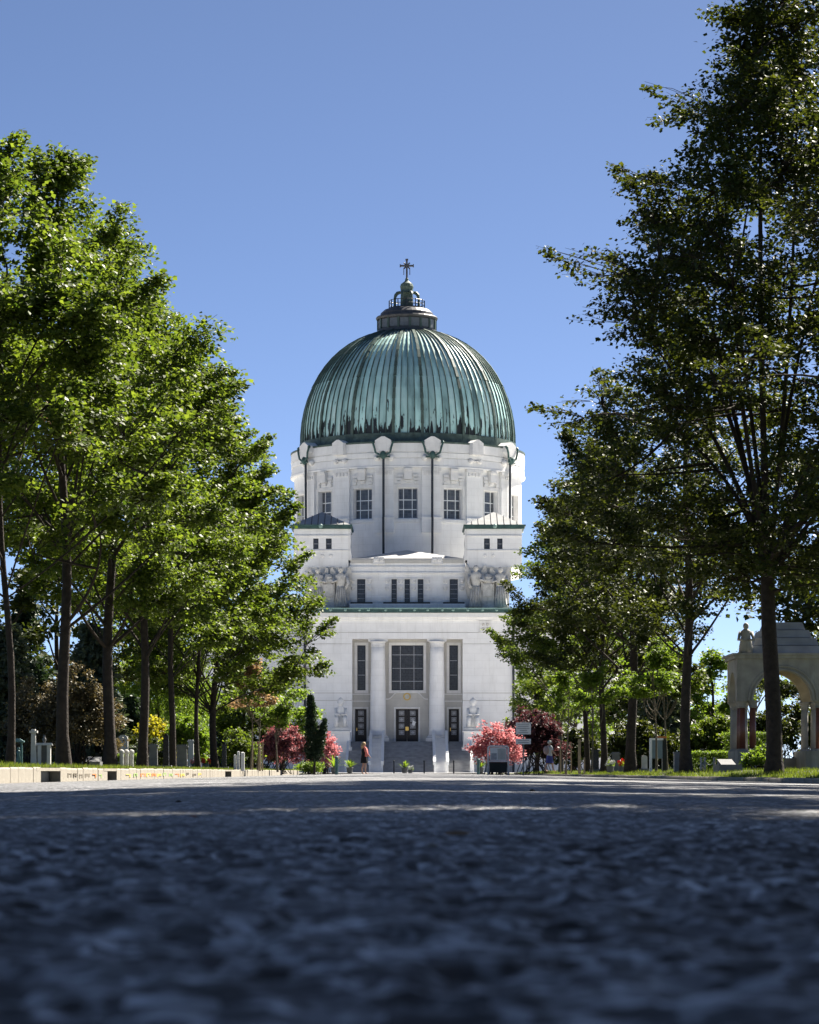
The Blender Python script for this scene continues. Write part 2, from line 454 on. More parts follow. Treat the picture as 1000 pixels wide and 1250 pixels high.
class MB:
    def __init__(self):
        self.v, self.f = [], []

    def quad(self, a, b, c, d):
        n = len(self.v)
        self.v += [tuple(a), tuple(b), tuple(c), tuple(d)]
        self.f.append((n, n + 1, n + 2, n + 3))

    def tri(self, a, b, c):
        n = len(self.v)
        self.v += [tuple(a), tuple(b), tuple(c)]
        self.f.append((n, n + 1, n + 2))

    def hexa(self, p):
        """8 points: bottom 4 (ccw), top 4"""
        n = len(self.v)
        self.v += [tuple(q) for q in p]
        for f in ((0, 3, 2, 1), (4, 5, 6, 7), (0, 1, 5, 4), (1, 2, 6, 5), (2, 3, 7, 6), (3, 0, 4, 7)):
            self.f.append(tuple(n + i for i in f))
        return self

    def box(self, x0, x1, y0, y1, z0, z1, tx=0.0, ty=0.0):
        """tx, ty: how far the top is drawn in"""
        return self.hexa([(x0, y0, z0), (x1, y0, z0), (x1, y1, z0), (x0, y1, z0),
                          (x0 + tx, y0 + ty, z1), (x1 - tx, y0 + ty, z1), (x1 - tx, y1 - ty, z1), (x0 + tx, y1 - ty, z1)])

    def bevel_box(self, x0, x1, y0, y1, z0, z1, b=0.02):
        """box whose top edges are chamfered"""
        self.box(x0, x1, y0, y1, z0, z1 - b)
        n = len(self.v)
        self.v += [(x0, y0, z1 - b), (x1, y0, z1 - b), (x1, y1, z1 - b), (x0, y1, z1 - b), (x0 + b, y0 + b, z1), (x1 - b, y0 + b, z1), (x1 - b, y1 - b, z1), (x0 + b, y1 - b, z1)]
        for f in ((4, 5, 6, 7), (0, 1, 5, 4), (1, 2, 6, 5), (2, 3, 7, 6), (3, 0, 4, 7)):
            self.f.append(tuple(n + i for i in f))
        # the hidden top of the lower box is dropped
        return self

    def tube(self, pts, rad, n=8, cap=True, sx=1.0):
        pts = [Vector(p) for p in pts]
        if not hasattr(rad, '__len__'):
            rad = [rad] * len(pts)
        base = len(self.v)
        m = len(pts)
        ref = Vector((0, 1, 0)) if abs((pts[-1] - pts[0]).normalized().y) < 0.9 else Vector((1, 0, 0))
        for i, p in enumerate(pts):
            d = (pts[min(i + 1, m - 1)] - pts[max(i - 1, 0)]).normalized()
            u = d.cross(ref).normalized()
            w = u.cross(d)
            for k in range(n):
                a = 2 * math.pi * k / n
                q = p + u * (math.cos(a) * rad[i] * sx) + w * (math.sin(a) * rad[i])
                self.v.append(tuple(q))
        for i in range(m - 1):
            for k in range(n):
                a, b = base + i * n + k, base + i * n + (k + 1) % n
                self.f.append((a, b, b + n, a + n))
        if cap:
            self.f.append(tuple(base + k for k in range(n))[::-1])
            self.f.append(tuple(base + (m - 1) * n + k for k in range(n)))
        return self

    def lathe(self, prof, c=(0, 0, 0), n=16, a0=0.0, a1=2 * math.pi, sy=1.0):
        base = len(self.v)
        full = abs(a1 - a0 - 2 * math.pi) < 1e-6
        cols = n if full else n + 1
        for r, z in prof:
            for k in range(cols):
                a = a0 + (a1 - a0) * k / n
                self.v.append((c[0] + r * math.sin(a), c[1] - r * math.cos(a) * sy, c[2] + z))
        for i in range(len(prof) - 1):
            for k in range(n):
                a = base + i * cols + k
                b = base + i * cols + (k + 1) % cols
                self.f.append((a, b, b + cols, a + cols))
        if full and prof[0][0] > 1e-6:
            self.f.append(tuple(base + k for k in range(n))[::-1])
        if full and prof[-1][0] > 1e-6:
            self.f.append(tuple(base + (len(prof) - 1) * cols + k for k in range(n)))
        return self

    def prism(self, poly, y0, y1):
        """outline in x, z swept from y0 to y1"""
        n = len(poly)
        b = len(self.v)
        self.v += [(x, y0, z) for x, z in poly] + [(x, y1, z) for x, z in poly]
        self.f.append(tuple(range(b, b + n)))
        self.f.append(tuple(range(b + n, b + 2 * n))[::-1])
        for i in range(n):
            j = (i + 1) % n
            self.f.append((b + j, b + i, b + n + i, b + n + j))
        return self

    def sphere(self, c, r, n=10, m=7, sz=1.0, sx=1.0, sy=1.0):
        base = len(self.v)
        for i in range(m + 1):
            t = math.pi * i / m
            for k in range(n):
                a = 2 * math.pi * k / n
                self.v.append((c[0] + r * sx * math.sin(t) * math.cos(a), c[1] + r * sy * math.sin(t) * math.sin(a), c[2] - r * sz * math.cos(t)))
        for i in range(m):
            for k in range(n):
                a, b = base + i * n + k, base + i * n + (k + 1) % n
                self.f.append((a, b, b + n, a + n))
        return self

    def build(self, name, material, parent=None, smooth=False, loc=None, kind=None, recalc=True):
        o0 = ORG[parent.name] if parent is not None else (Vector(loc) if loc is not None else Vector((0, 0, 0)))
        me = bpy.data.meshes.new(name)
        me.from_pydata([(x - o0.x, y - o0.y, z - o0.z) for x, y, z in self.v], [], self.f)
        bm = bmesh.new()
        bm.from_mesh(me)
        bmesh.ops.remove_doubles(bm, verts=bm.verts, dist=1e-5)
        if recalc:
            bmesh.ops.recalc_face_normals(bm, faces=bm.faces)
        bm.to_mesh(me)
        bm.free()
        if smooth:
            me.polygons.foreach_set('use_smooth', [True] * len(me.polygons))
        o = link_mesh(name, me, material, parent, None if parent is not None else o0)
        if kind:
            o['kind'] = kind
        return o


def part(name, material, parent, fn, smooth=False, **kw):
    m = MB()
    fn(m)
    return m.build(name, material, parent, smooth, **kw)


def single(name, label, cat, material, loc, fn, group=None, smooth=False):
    m = MB()
    fn(m)
    return tag(m.build(name, material, None, smooth, loc=loc), label, cat, group)


def wall(mb, mapf, u0, u1, z0, z1, openings, depth, du=1e9):
    """wall sheet with real openings; mapf(u, z, d): d is the depth behind the face"""
    us, zs = {u0, u1}, {z0, z1}
    for a, b, c, d in openings:
        us |= {a, b}; zs |= {c, d}
    us = sorted(us); zs = sorted(zs)
    fine = []
    for a, b in zip(us, us[1:]):
        k = max(1, int(math.ceil((b - a) / du)))
        fine += [a + (b - a) * i / k for i in range(k)]
    us = fine + [us[-1]]
    for a, b in zip(us, us[1:]):
        for c, d in zip(zs, zs[1:]):
            um, zm = (a + b) / 2, (c + d) / 2
            if any(p < um < q and r < zm < s for p, q, r, s in openings):
                continue
            mb.quad(mapf(a, c, 0), mapf(b, c, 0), mapf(b, d, 0), mapf(a, d, 0))
    for p, q, r, s in openings:
        inner = [u for u in us if p - 1e-9 <= u <= q + 1e-9]
        for a, b in zip(inner, inner[1:]):
            mb.quad(mapf(a, r, 0), mapf(b, r, 0), mapf(b, r, depth), mapf(a, r, depth))
            mb.quad(mapf(a, s, 0), mapf(b, s, 0), mapf(b, s, depth), mapf(a, s, depth))
        mb.quad(mapf(p, r, 0), mapf(p, s, 0), mapf(p, s, depth), mapf(p, r, depth))
        mb.quad(mapf(q, r, 0), mapf(q, s, 0), mapf(q, s, depth), mapf(q, r, depth))


# numpy value noise for relief
def vnoise(x, y, seed=0):
    xi, yi = np.floor(x).astype(np.int64), np.floor(y).astype(np.int64)
    fx, fy = x - xi, y - yi
    fx = fx * fx * (3 - 2 * fx); fy = fy * fy * (3 - 2 * fy)

    def h(a, b):
        n = (a * 374761393 + b * 668265263 + seed * 974711) & 0x7fffffff
        n = ((n ^ (n >> 13)) * 1274126177) & 0x7fffffff
        return ((n ^ (n >> 16)) & 0xffff) / 65535.0
    return (h(xi, yi) * (1 - fx) + h(xi + 1, yi) * fx) * (1 - fy) + (h(xi, yi + 1) * (1 - fx) + h(xi + 1, yi + 1) * fx) * fy


def fast_mesh(name, V, tris, smooth=False):
    V = np.ascontiguousarray(V, dtype=np.float32)
    tris = np.ascontiguousarray(tris, dtype=np.int32)
    me = bpy.data.meshes.new(name)
    me.vertices.add(len(V))
    me.vertices.foreach_set('co', V.ravel())
    k = tris.shape[1]
    me.loops.add(tris.size)
    me.loops.foreach_set('vertex_index', tris.ravel())
    me.polygons.add(len(tris))
    me.polygons.foreach_set('loop_start', np.arange(0, tris.size, k, dtype=np.int32))
    if smooth:
        me.polygons.foreach_set('use_smooth', np.ones(len(tris), dtype=bool))
    me.update(calc_edges=True)
    return me

# ------------------------------------------------------------------ ground, road, kerbs, plaza
def sheet(name, x0, x1, y0, y1, z, material):
    m = MB()
    m.quad((x0, y0, z), (x1, y0, z), (x1, y1, z), (x0, y1, z))
    o = m.build(name, material)
    o['kind'] = 'structure'
    return o


sheet('ground', -6000, 6000, -2000, 9000, -0.26, 'soil')

GUT, ROADW = -0.14, 8.2


def road():
    ys = list(np.arange(-4, 0.8, 0.4)) + list(np.arange(0.8, 4.0, 0.011))
    while ys[-1] < 217:
        ys.append(ys[-1] * (1.008 if ys[-1] < 40 else 1.02))
    xs = list(np.arange(0, 0.7, 0.010))
    d = 0.009
    while xs[-1] < ROADW:
        d *= 1.085
        xs.append(xs[-1] + min(d, 0.4))
    xs[-1] = ROADW
    xs = np.array([-x for x in xs[:0:-1]] + xs)
    ys = np.array(ys)
    X, Y = np.meshgrid(xs, ys)
    t = np.abs(X) / ROADW
    Z = GUT * (np.sqrt(t * t + 0.01) - 0.1) / (math.sqrt(1.01) - 0.1)
    fine = np.clip(1.4 - Y / 9.0, 0.0, 1.0) * np.clip(1.5 - np.abs(X) / 1.1, 0, 1)
    Z += fine * 0.0065 * (vnoise(X / 0.016, Y / 0.016, 1) - 0.5)
    Z += fine * 0.0085 * (np.clip(vnoise(X / 0.034, Y / 0.034, 2) * 2.2 - 0.45, 0, 1) - 0.6)
    Z += np.clip(1.6 - Y / 25, 0, 1) * 0.006 * (vnoise(X / 0.13, Y / 0.13, 3) - 0.5)
    Z += np.clip(Y / 5, 0.2, 1) * 0.010 * (vnoise(X / 0.9, Y / 1.4, 4) - 0.5)
    Z += np.clip(Y / 30, 0.0, 1) * 0.022 * (vnoise(X / 3.0, Y / 6.0, 5) - 0.5) * (1 - t)
    mid = np.clip((Y - 2.0) / 4.0, 0, 1) * np.clip(1.5 - Y / 45.0, 0, 1)
    Z += mid * (0.008 * (np.maximum(vnoise(X / 0.22, Y / 0.4, 6), 0.3) - 0.5) + 0.008 * (vnoise(X / 0.5, Y / 1.0, 7) - 0.5))
    n, m = len(ys), len(xs)
    idx = np.arange(n * m).reshape(n, m)
    q = np.stack([idx[:-1, :-1], idx[:-1, 1:], idx[1:, 1:], idx[1:, :-1]], -1).reshape(-1, 4)
    me = fast_mesh('road', np.stack([X, Y, Z], -1).reshape(-1, 3), q, True)
    o = link_mesh('road', me, 'asphalt')
    o['kind'] = 'structure'
    return o


road()
sheet('plaza', -150, 150, 216, 430, 0.0, 'gravel')


def verge(name, sgn, z_in, z_out):
    """grass strip beside the road, gently uneven"""
    xs = np.concatenate([np.arange(ROADW + 0.32, 16, 0.4), np.array([17, 19, 22, 27, 35, 50, 80, 130])]) * sgn
    ys = np.concatenate([np.arange(-30, 60, 6.0), np.arange(60, 218, 0.8)])
    X, Y = np.meshgrid(xs, ys)
    t = np.clip((np.abs(X) - ROADW - 0.3) / 2.5, 0, 1)
    Z = z_in + (z_out - z_in) * t + 0.07 * (vnoise(X / 2.1, Y / 3.3, 8) - 0.5) * t + 0.05 * (vnoise(X / 0.6, Y / 0.9, 9) - 0.5) * t
    n, m = len(ys), len(xs)
    idx = np.arange(n * m).reshape(n, m)
    q = np.stack([idx[:-1, :-1], idx[:-1, 1:], idx[1:, 1:], idx[1:, :-1]], -1).reshape(-1, 4)
    if sgn < 0:
        q = q[:, ::-1]
    me = fast_mesh(name, np.stack([X, Y, Z], -1).reshape(-1, 3), q, True)
    link_mesh(name, me, 'soil')['kind'] = 'structure'


LZ0, LZ1, RZ0, RZ1 = 0.17, 0.23, -0.06, 0.11
verge('verge_left', -1, LZ0, LZ1)
verge('verge_right', 1, RZ0, RZ1)


def grass(name, label, sgn, z0, z1, n):
    Y = 55 + 175 * rng.random(n) ** 1.5
    X = (ROADW + 0.34 + 7.5 * rng.random(n) ** 1.7) * sgn
    keep = vnoise(X / 1.3, Y / 2.0, 21) > 0.28
    X, Y = X[keep], Y[keep]
    n = len(X)
    t = np.clip((np.abs(X) - ROADW - 0.3) / 2.5, 0, 1)
    Z = z0 + (z1 - z0) * t - 0.03
    h = 0.06 + 0.11 * rng.random(n) * (0.5 + vnoise(X / 0.8, Y / 0.8, 22))
    a = rng.random(n) * 6.283
    w = 0.009 + 0.008 * rng.random(n)
    lean = 0.05 * rng.standard_normal((n, 2))
    B = np.stack([X, Y, Z], -1)
    off = np.stack([np.cos(a) * w, np.sin(a) * w, 0 * a], -1)
    T = B + np.concatenate([lean, h[:, None]], 1)
    V = np.stack([B - off, B + off, T], 1).reshape(-1, 3)
    me = fast_mesh(name, V, np.arange(3 * n).reshape(-1, 3))
    tag(link_mesh(name, me, 'grass_blade'), label, 'grass', None, 'stuff')


grass('grass', 'short sunlit grass on the verge behind the left kerb', -1, LZ0, LZ1, 60000)
grass('grass', 'thin patchy grass under the trees on the right verge', 1, RZ0, RZ1, 45000)


def kerb(name, sgn, ztop, y0, y1, inlets=()):
    root = MB()
    xi, xo = sgn * (ROADW + 0.02), sgn * (ROADW + 0.34)
    xa, xb = min(xi, xo), max(xi, xo)
    # bedding strip under the stones
    root.box(xa + (0.03 if sgn < 0 else 0.26), xb - (0.26 if sgn < 0 else 0.03), y0, y1, -0.3, ztop - 0.05)
    k = root.build(name, 'kerb_stone')
    k['kind'] = 'structure'
    y = y0
    i = 0
    protos = []
    for p in range(4):
        m = MB()
        L = 1.19
        j = 0.012
        m.hexa([(xa, j, -0.3), (xb, j, -0.3), (xb, L - j, -0.3), (xa, L - j, -0.3),
                (xa, j, ztop - 0.03), (xb, j, ztop - 0.03), (xb, L - j, ztop - 0.03), (xa, L - j, ztop - 0.03)])
        m.hexa([(xa, j, ztop - 0.03), (xb, j, ztop - 0.03), (xb, L - j, ztop - 0.03), (xa, L - j, ztop - 0.03),
                (xa + 0.02, j + 0.02, ztop), (xb - 0.02, j + 0.02, ztop), (xb - 0.02, L - j - 0.02, ztop), (xa + 0.02, L - j - 0.02, ztop)])
        me = bpy.data.meshes.new('kerb_stone')
        me.from_pydata(m.v, [], m.f)
        me.materials.append(MATS['kerb_stone'])
        protos.append(me)
    while y < y1:
        inl = [q for q in inlets if q[0] <= y + 0.6 <= q[1]]
        if not inl:
            o = bpy.data.objects.new('kerb_stone', protos[i % 4])
            col.objects.link(o)
            o.parent = k
            o.location = (random.uniform(-.008, .008), y, random.uniform(-.01, .01))
            o.rotation_euler = (0, 0, random.uniform(-.006, .006))
        y += 1.19
        i += 1
    for a, b in inlets:
        m = MB()
        m.box(xa + 0.02, xb - 0.24, a - 0.4, b + 0.4, -0.25, ztop - 0.08)
        m.build('drain_recess', 'drain_iron', k)
        m = MB()
        m.box(xa + 0.02, xb, a - 0.5, b + 0.5, ztop - 0.075, ztop - 0.004)
        m.build('drain_lintel', 'kerb_stone', k)
    return k


KL = kerb('kerb', -1, 0.19, 40, 214, inlets=((63.6, 67.2), (77.6, 80.2), (128.5, 133.0)))
KR = kerb('kerb', 1, -0.04, 40, 200)
# faded painted characters on the face of the left kerb
pm = ['orange_paint', 'yellow_paint', 'green_paint', 'orange_paint', 'bark_pale', 'yellow_paint']
px = 83.0
while px < 250:
    if not 126 < px < 146:
        Yk = ROADW * F / (498 - px)
        wY = (3.2 + 3 * random.random()) * Yk * Yk / (ROADW * F)
        zc = random.uniform(-0.03, 0.02)
        xk = -(ROADW + 0.02) + 0.012
        m = MB()
        z0, z1 = zc - 0.05, zc + 0.05
        st = 0.022
        kind = random.randrange(4)
        if kind != 1: m.box(xk - 0.006, xk, Yk, Yk + wY * 0.28, z0, z1)
        if kind != 2: m.box(xk - 0.006, xk, Yk + wY * 0.72, Yk + wY, z0 + 0.01, z1 - 0.02)
        m.box(xk - 0.006, xk + 0.002, Yk, Yk + wY, z1 - st, z1)
        if kind > 1: m.box(xk - 0.006, xk + 0.002, Yk, Yk + wY, zc - st / 2, zc + st / 2)
        m.build('painted_mark', 'bark_pale' if px < 106 else random.choice(pm), KL)
    px += 6.5 + 3 * random.random()


def debris(px_, py_, size, label, material, name, cat, flat=False):
    Y = 0.1 * F / (py_ - HY)
    X = (px_ - CX) * Y / F
    z = GUT * abs(X) / ROADW
    m = MB()
    if flat:
        pts = []
        for k in range(9):
            a = 6.283 * k / 9
            r = size * (1.0 if k % 2 else 0.6)
            pts.append((X + r * math.cos(a), Y + r * math.sin(a) * 0.8, z + 0.004 + 0.006 * random.random()))
        c = (X, Y, z + 0.012)
        for k in range(9):
            m.tri(c, pts[k], pts[(k + 1) % 9])
    else:
        m.sphere((X, Y, z + size * 0.45), size, 8, 6, 0.7, 1.2, 0.9)
        m.v = [(a + random.uniform(-.12, .12) * size, b, c + random.uniform(-.12, .12) * size) for a, b, c in m.v]
    tag(m.build(name, material, None, True, loc=(X, Y, z)), label, cat)


debris(218, 976, 0.010, 'small dark pebble on the asphalt, nearest the left kerb', 'bark', 'pebble', 'pebble')
debris(235, 998, 0.011, 'reddish brown crumb lying on the asphalt left of the middle', 'red_granite', 'pebble', 'pebble')
debris(650, 964, 0.013, 'dark pebble on the asphalt below the sign post', 'bark', 'pebble', 'pebble')
debris(560, 1022, 0.030, 'dry yellowish leaf lying on the asphalt in the foreground', 'leaf_dry', 'fallen_leaf', 'leaf', True)
debris(528, 1040, 0.022, 'curled brown leaf on the asphalt, nearest the camera', 'leaf_brown', 'fallen_leaf', 'leaf', True)

# ------------------------------------------------------------------ the church
YF, YD = 298.0, 324.0
S = F / YF
fx = lambda x: (x - 498.0) / S
fz = lambda y, Y=YF: (HY - y) * Y / F + EYE
CH = thing('domed_church', 'white stone church with a green copper dome and columned portico', 'church', (0, YF, 0))


def flat(Y):
    return lambda u, z, d: (u, Y + d, z)


def panel_window(x0, x1, z0, z1, Y, nu, nz, us=None, zs=None, glass='glass_dark', bars='lattice', barw=0.05, split=True):
    """window set into an opening: frame, panes, glazing bars"""
    m = MB()
    t = 0.07
    m.box(x0, x0 + t, Y - 0.06, Y + 0.1, z0, z1)
    m.box(x1 - t, x1, Y - 0.06, Y + 0.1, z0, z1)
    m.box(x0 + t, x1 - t, Y - 0.06, Y + 0.1, z0, z0 + t)
    m.box(x0 + t, x1 - t, Y - 0.06, Y + 0.1, z1 - t, z1)
    w = m.build('window', 'pipe_dark', CH)
    us = us or [x0 + t + (x1 - x0 - 2 * t) * i / nu for i in range(nu + 1)]
    zs = zs or [z0 + t + (z1 - z0 - 2 * t) * i / nz for i in range(nz + 1)]
    if split:
        for a, b in zip(us, us[1:]):
            for c, d in zip(zs, zs[1:]):
                tl = random.uniform(-.012, .012)
                q = MB()
                q.hexa([(a, Y + tl, c), (b, Y - tl, c), (b, Y + 0.03 - tl, c), (a, Y + 0.03 + tl, c), (a, Y + tl, d), (b, Y - tl, d), (b, Y + .03 - tl, d), (a, Y + .03 + tl, d)])
                q.build('pane', glass, w)
    else:
        MB().box(us[0], us[-1], Y, Y + 0.03, zs[0], zs[-1]).build('pane', glass, w)
    q = MB()
    for u in us[1:-1]:
        q.box(u - barw / 2, u + barw / 2, Y - 0.05, Y - 0.005, zs[0], zs[-1])
    for z in zs[1:-1]:
        q.box(us[0], us[-1], Y - 0.045, Y - 0.004, z - barw / 2, z + barw / 2)
    if q.v:
        q.build('glazing_bar', bars, w)
    return w


# --- solid core behind the fronts
core = MB()
core.box(fx(380), fx(616), YF + 2.2, YF + 14, 0, fz(752))
core.box(fx(395), fx(601), YF + 5.5, YF + 50, 0, fz(690) - 0.2)
core.box(-24, 24, YF + 16, YF + 36, 0, 15)
core.build('core', 'facade', CH)

xL, xR = fx(373), fx(625)
rL, rR = fx(430), fx(565)
zt = 3.25                       # level of the porch floor
z_arch = fz(780)
courses = [(0.0, zt - 0.02), (zt + 0.02, fz(855) - 0.03), (fz(855) + 0.03, fz(846) - 0.03), (fz(846) + 0.03, fz(786) - 0.03), (fz(786) + 0.03, z_arch)]
for side, (a, b) in enumerate(((xL, rL), (rR, xR))):
    for i, (z0, z1) in enumerate(courses):
        MB().box(a, b, YF, YF + 2.4, z0, z1).build('wall_course', 'plinth' if i == 0 else 'facade', CH)
    MB().box(a + 0.1, b - 0.1, YF + 0.10, YF + 2.3, 0.1, z_arch - 0.1).build('wall_backing', 'facade_grey', CH)
    # lower bluish base slabs
    MB().box(a - 0.03, b + (0.0 if side else -0.0), YF - 0.07, YF - 0.002, zt - 0.3, fz(893)).build('base_course', 'facade', CH)
# recessed porch wall with window and door openings
zd0, zd1 = zt, fz(865)
zw0, zw1 = fz(842), fz(787)
YB = YF + 1.7
win = [(fx(436), fx(446), zw0, zw1), (fx(478), fx(517), zw0, zw1), (fx(549), fx(559.5), zw0, zw1)]
dor = [(fx(433), fx(447.5), zd0, zd1), (fx(483), fx(511), zd0, zd1), (fx(548), fx(561), zd0, zd1)]
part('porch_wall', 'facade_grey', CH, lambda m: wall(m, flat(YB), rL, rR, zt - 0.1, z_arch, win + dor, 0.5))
for (a, b, c, d) in win:
    part('window_surround', 'facade_trim', CH, lambda m: (m.box(a - 0.3, a - 0.02, YB - 0.09, YB - 0.003, c - 0.3, d + 0.3), m.box(b + 0.02, b + 0.3, YB - 0.09, YB - 0.003, c - 0.3, d + 0.3), m.box(a - 0.02, b + 0.02, YB - 0.088, YB - 0.003, c - 0.3, c - 0.02), m.box(a - 0.02, b + 0.02, YB - 0.088, YB - 0.003, d + 0.02, d + 0.3)))
panel_window(*win[0], YB + 0.25, 1, 3, split=False)
panel_window(*win[1], YB + 0.25, 3, 4, us=[fx(478.5), fx(488.7), fx(505.5), fx(516.5)], zs=[fz(841.5), fz(831), fz(815), fz(798.5), fz(787.5)])
panel_window(*win[2], YB + 0.25, 1, 3, split=False)
# band between windows and doors in the side bays, moulded gable over the middle door
for a, b in ((rL, fx(452)), (fx(543), rR)):
    part('string_course', 'facade_trim', CH, lambda m: (m.box(a, b, YB - 0.12, YB - 0.003, fz(855.5) - 0.06, fz(855.5) + 0.06), m.box(a, b, YB - 0.12, YB - 0.003, fz(847) - 0.06, fz(847) + 0.06)))


def gable(m):
    pts = []
    for i in range(21):
        u = -1 + i / 10
        x = 497 + 26 * u
        y = 853 - (8.5 if abs(u) < 0.45 else 8.5 * (0.5 + 0.5 * math.cos(math.pi * min(1, (abs(u) - 0.45) / 0.45))))
        pts.append((fx(x), fz(y)))
    for (xa, za), (xb, zb) in zip(pts, pts[1:]):
        m.hexa([(xa, YB - 0.2, za - 0.07), (xb, YB - 0.2, zb - 0.07), (xb, YB - 0.004, zb - 0.07), (xa, YB - 0.004, za - 0.07),
                (xa, YB - 0.2, za + 0.07), (xb, YB - 0.2, zb + 0.07), (xb, YB - 0.004, zb + 0.07), (xa, YB - 0.004, za + 0.07)])


part('door_gable', 'facade_trim', CH, gable)


def medallion():
    cx, cz = fx(497), fz(850)
    m = MB()
    n = 20
    for k in range(n):
        a, b = 6.2832 * k / n, 6.2832 * (k + 1) / n
        r0, r1 = 0.27, 0.40
        p = lambda r, t, y: (cx + r * math.cos(t), y, cz + r * math.sin(t))
        m.hexa([p(r0, a, YB - 0.16), p(r1, a, YB - 0.16), p(r1, a, YB - 0.004), p(r0, a, YB - 0.004),
                p(r0, b, YB - 0.16), p(r1, b, YB - 0.16), p(r1, b, YB - 0.004), p(r0, b, YB - 0.004)])
    o = m.build('medallion', 'brass', CH)
    m = MB()
    m.prism([(cx + 0.26 * math.cos(6.2832 * k / n), cz + 0.26 * math.sin(6.2832 * k / n)) for k in range(n)], YB - 0.08, YB - 0.005)
    m.build('medallion_plate', 'stone_pale', o)


medallion()


def door(a, b, z0, z1, leaves):
    y = YB + 0.28
    m = MB()
    for (p, q) in leaves:
        sx0, sx1 = p + (q - p) * 0.26, q - (q - p) * 0.24
        st = (z1 - z0)
        zz = [z0 + st * f for f in (0.20, 0.355, 0.40, 0.555, 0.60, 0.755, 0.80, 0.955)]
        wall(m, flat(y), p + 0.01, q - 0.01, z0 + 0.01, z1 - 0.01, [(sx0, sx1, zz[i], zz[i + 1]) for i in (0, 2, 4, 6)], 0.08)
        m.box(p + 0.01, q - 0.01, y + 0.12, y + 0.16, z0, z1)
    d = m.build('door', 'door_wood', CH)
    for (p, q) in leaves:
        sx0, sx1 = p + (q - p) * 0.26, q - (q - p) * 0.24
        st = (z1 - z0)
        zz = [z0 + st * f for f in (0.20, 0.355, 0.40, 0.555, 0.60, 0.755, 0.80, 0.955)]
        for i in (0, 2, 4, 6):
            MB().box(sx0, sx1, y + 0.05, y + 0.08, zz[i], zz[i + 1]).build('pane', 'glass_drum', d)
            g = MB()
            w, h = sx1 - sx0, zz[i + 1] - zz[i]
            for j in range(5):
                u = sx0 + w * (j + 0.5) / 5
                g.box(u - 0.018, u + 0.018, y + 0.01, y + 0.035, zz[i], zz[i + 1])
            for j in range(4):
                v = zz[i] + h * (j + 0.5) / 4
                g.box(sx0, sx1, y + 0.012, y + 0.037, v - 0.018, v + 0.018)
            cxx, czz = (sx0 + sx1) / 2, (zz[i] + zz[i + 1]) / 2
            g.prism([(cxx - w * .33, czz), (cxx, czz - h * .33), (cxx + w * .33, czz), (cxx, czz + h * .33)], y - 0.004, y + 0.02)
            g.build('grille', 'lattice', d)
    m = MB()
    if len(leaves) == 2:
        c = (a + b) / 2
        m.box(c - 0.17, c + 0.17, y - 0.07, y - 0.003, z0 + 1.15, z0 + 1.55)
    else:
        m.box(a + 0.13, a + 0.22, y - 0.07, y - 0.003, z0 + 1.1, z0 + 1.45)
    m.build('handle', 'brass', d)


for i, (a, b, c, d) in enumerate(dor):
    e = 0.02
    a += e; b -= e
    door(a, b, c + 0.02, d - 0.02, [(a, b)] if i != 1 else [(a, (a + b) / 2), ((a + b) / 2, b)])
    part('door_frame', 'facade_trim', CH, lambda m: (m.box(a - 0.2, a - 0.03, YB - 0.1, YB - 0.003, c, d + 0.18), m.box(b + 0.03, b + 0.2, YB - 0.1, YB - 0.003, c, d + 0.18), m.box(a - 0.03, b + 0.03, YB - 0.098, YB - 0.003, d + 0.03, d + 0.18)))
# porch floor
MB().box(rL, rR, YF - 0.2, YB + 0.4, zt - 0.3, zt - 0.004).build('porch_floor', 'plinth', CH)
# a notice and a white paper on the right leaf
MB().prism([(fx(503), fz(884)), (fx(506), fz(886)), (fx(508), fz(881)), (fx(504), fz(879))], YB + 0.2, YB + 0.25).build('notice', 'sign_white', CH)

# columns
for xc in (461.5, 533.5):
    cx = fx(xc)
    yc = YF + 0.55
    m = MB()
    prof = [(0.86, zt + 0.72)]
    for i in range(11):
        t = i / 10
        prof.append((0.84 - 0.13 * t ** 1.5, zt + 0.74 + (z_arch - 0.75 - zt - 0.74) * t))
    m.lathe(prof, (cx, yc, 0), 28)
    c = m.build('column', 'facade', CH, True)
    m = MB()
    m.box(cx - 1.15, cx + 1.15, yc - 1.1, yc + 1.1, zt - 0.05, zt + 0.38)
    m.lathe([(1.02, zt + 0.38), (1.07, zt + 0.48), (1.0, zt + 0.56), (0.92, zt + 0.6), (0.96, zt + 0.66), (0.88, zt + 0.73)], (cx, yc, 0), 28)
    m.build('column_base', 'facade_trim', c)
    m = MB()
    m.lathe([(0.72, z_arch - 0.78), (0.78, z_arch - 0.72), (0.74, z_arch - 0.66), (0.74, z_arch - 0.45), (0.86, z_arch - 0.3), (0.98, z_arch - 0.24)], (cx, yc, 0), 28)
    m.box(cx - 1.02, cx + 1.02, yc - 0.5, yc + 0.9, z_arch - 0.24, z_arch - 0.01)
    m.build('capital', 'facade_trim', c)

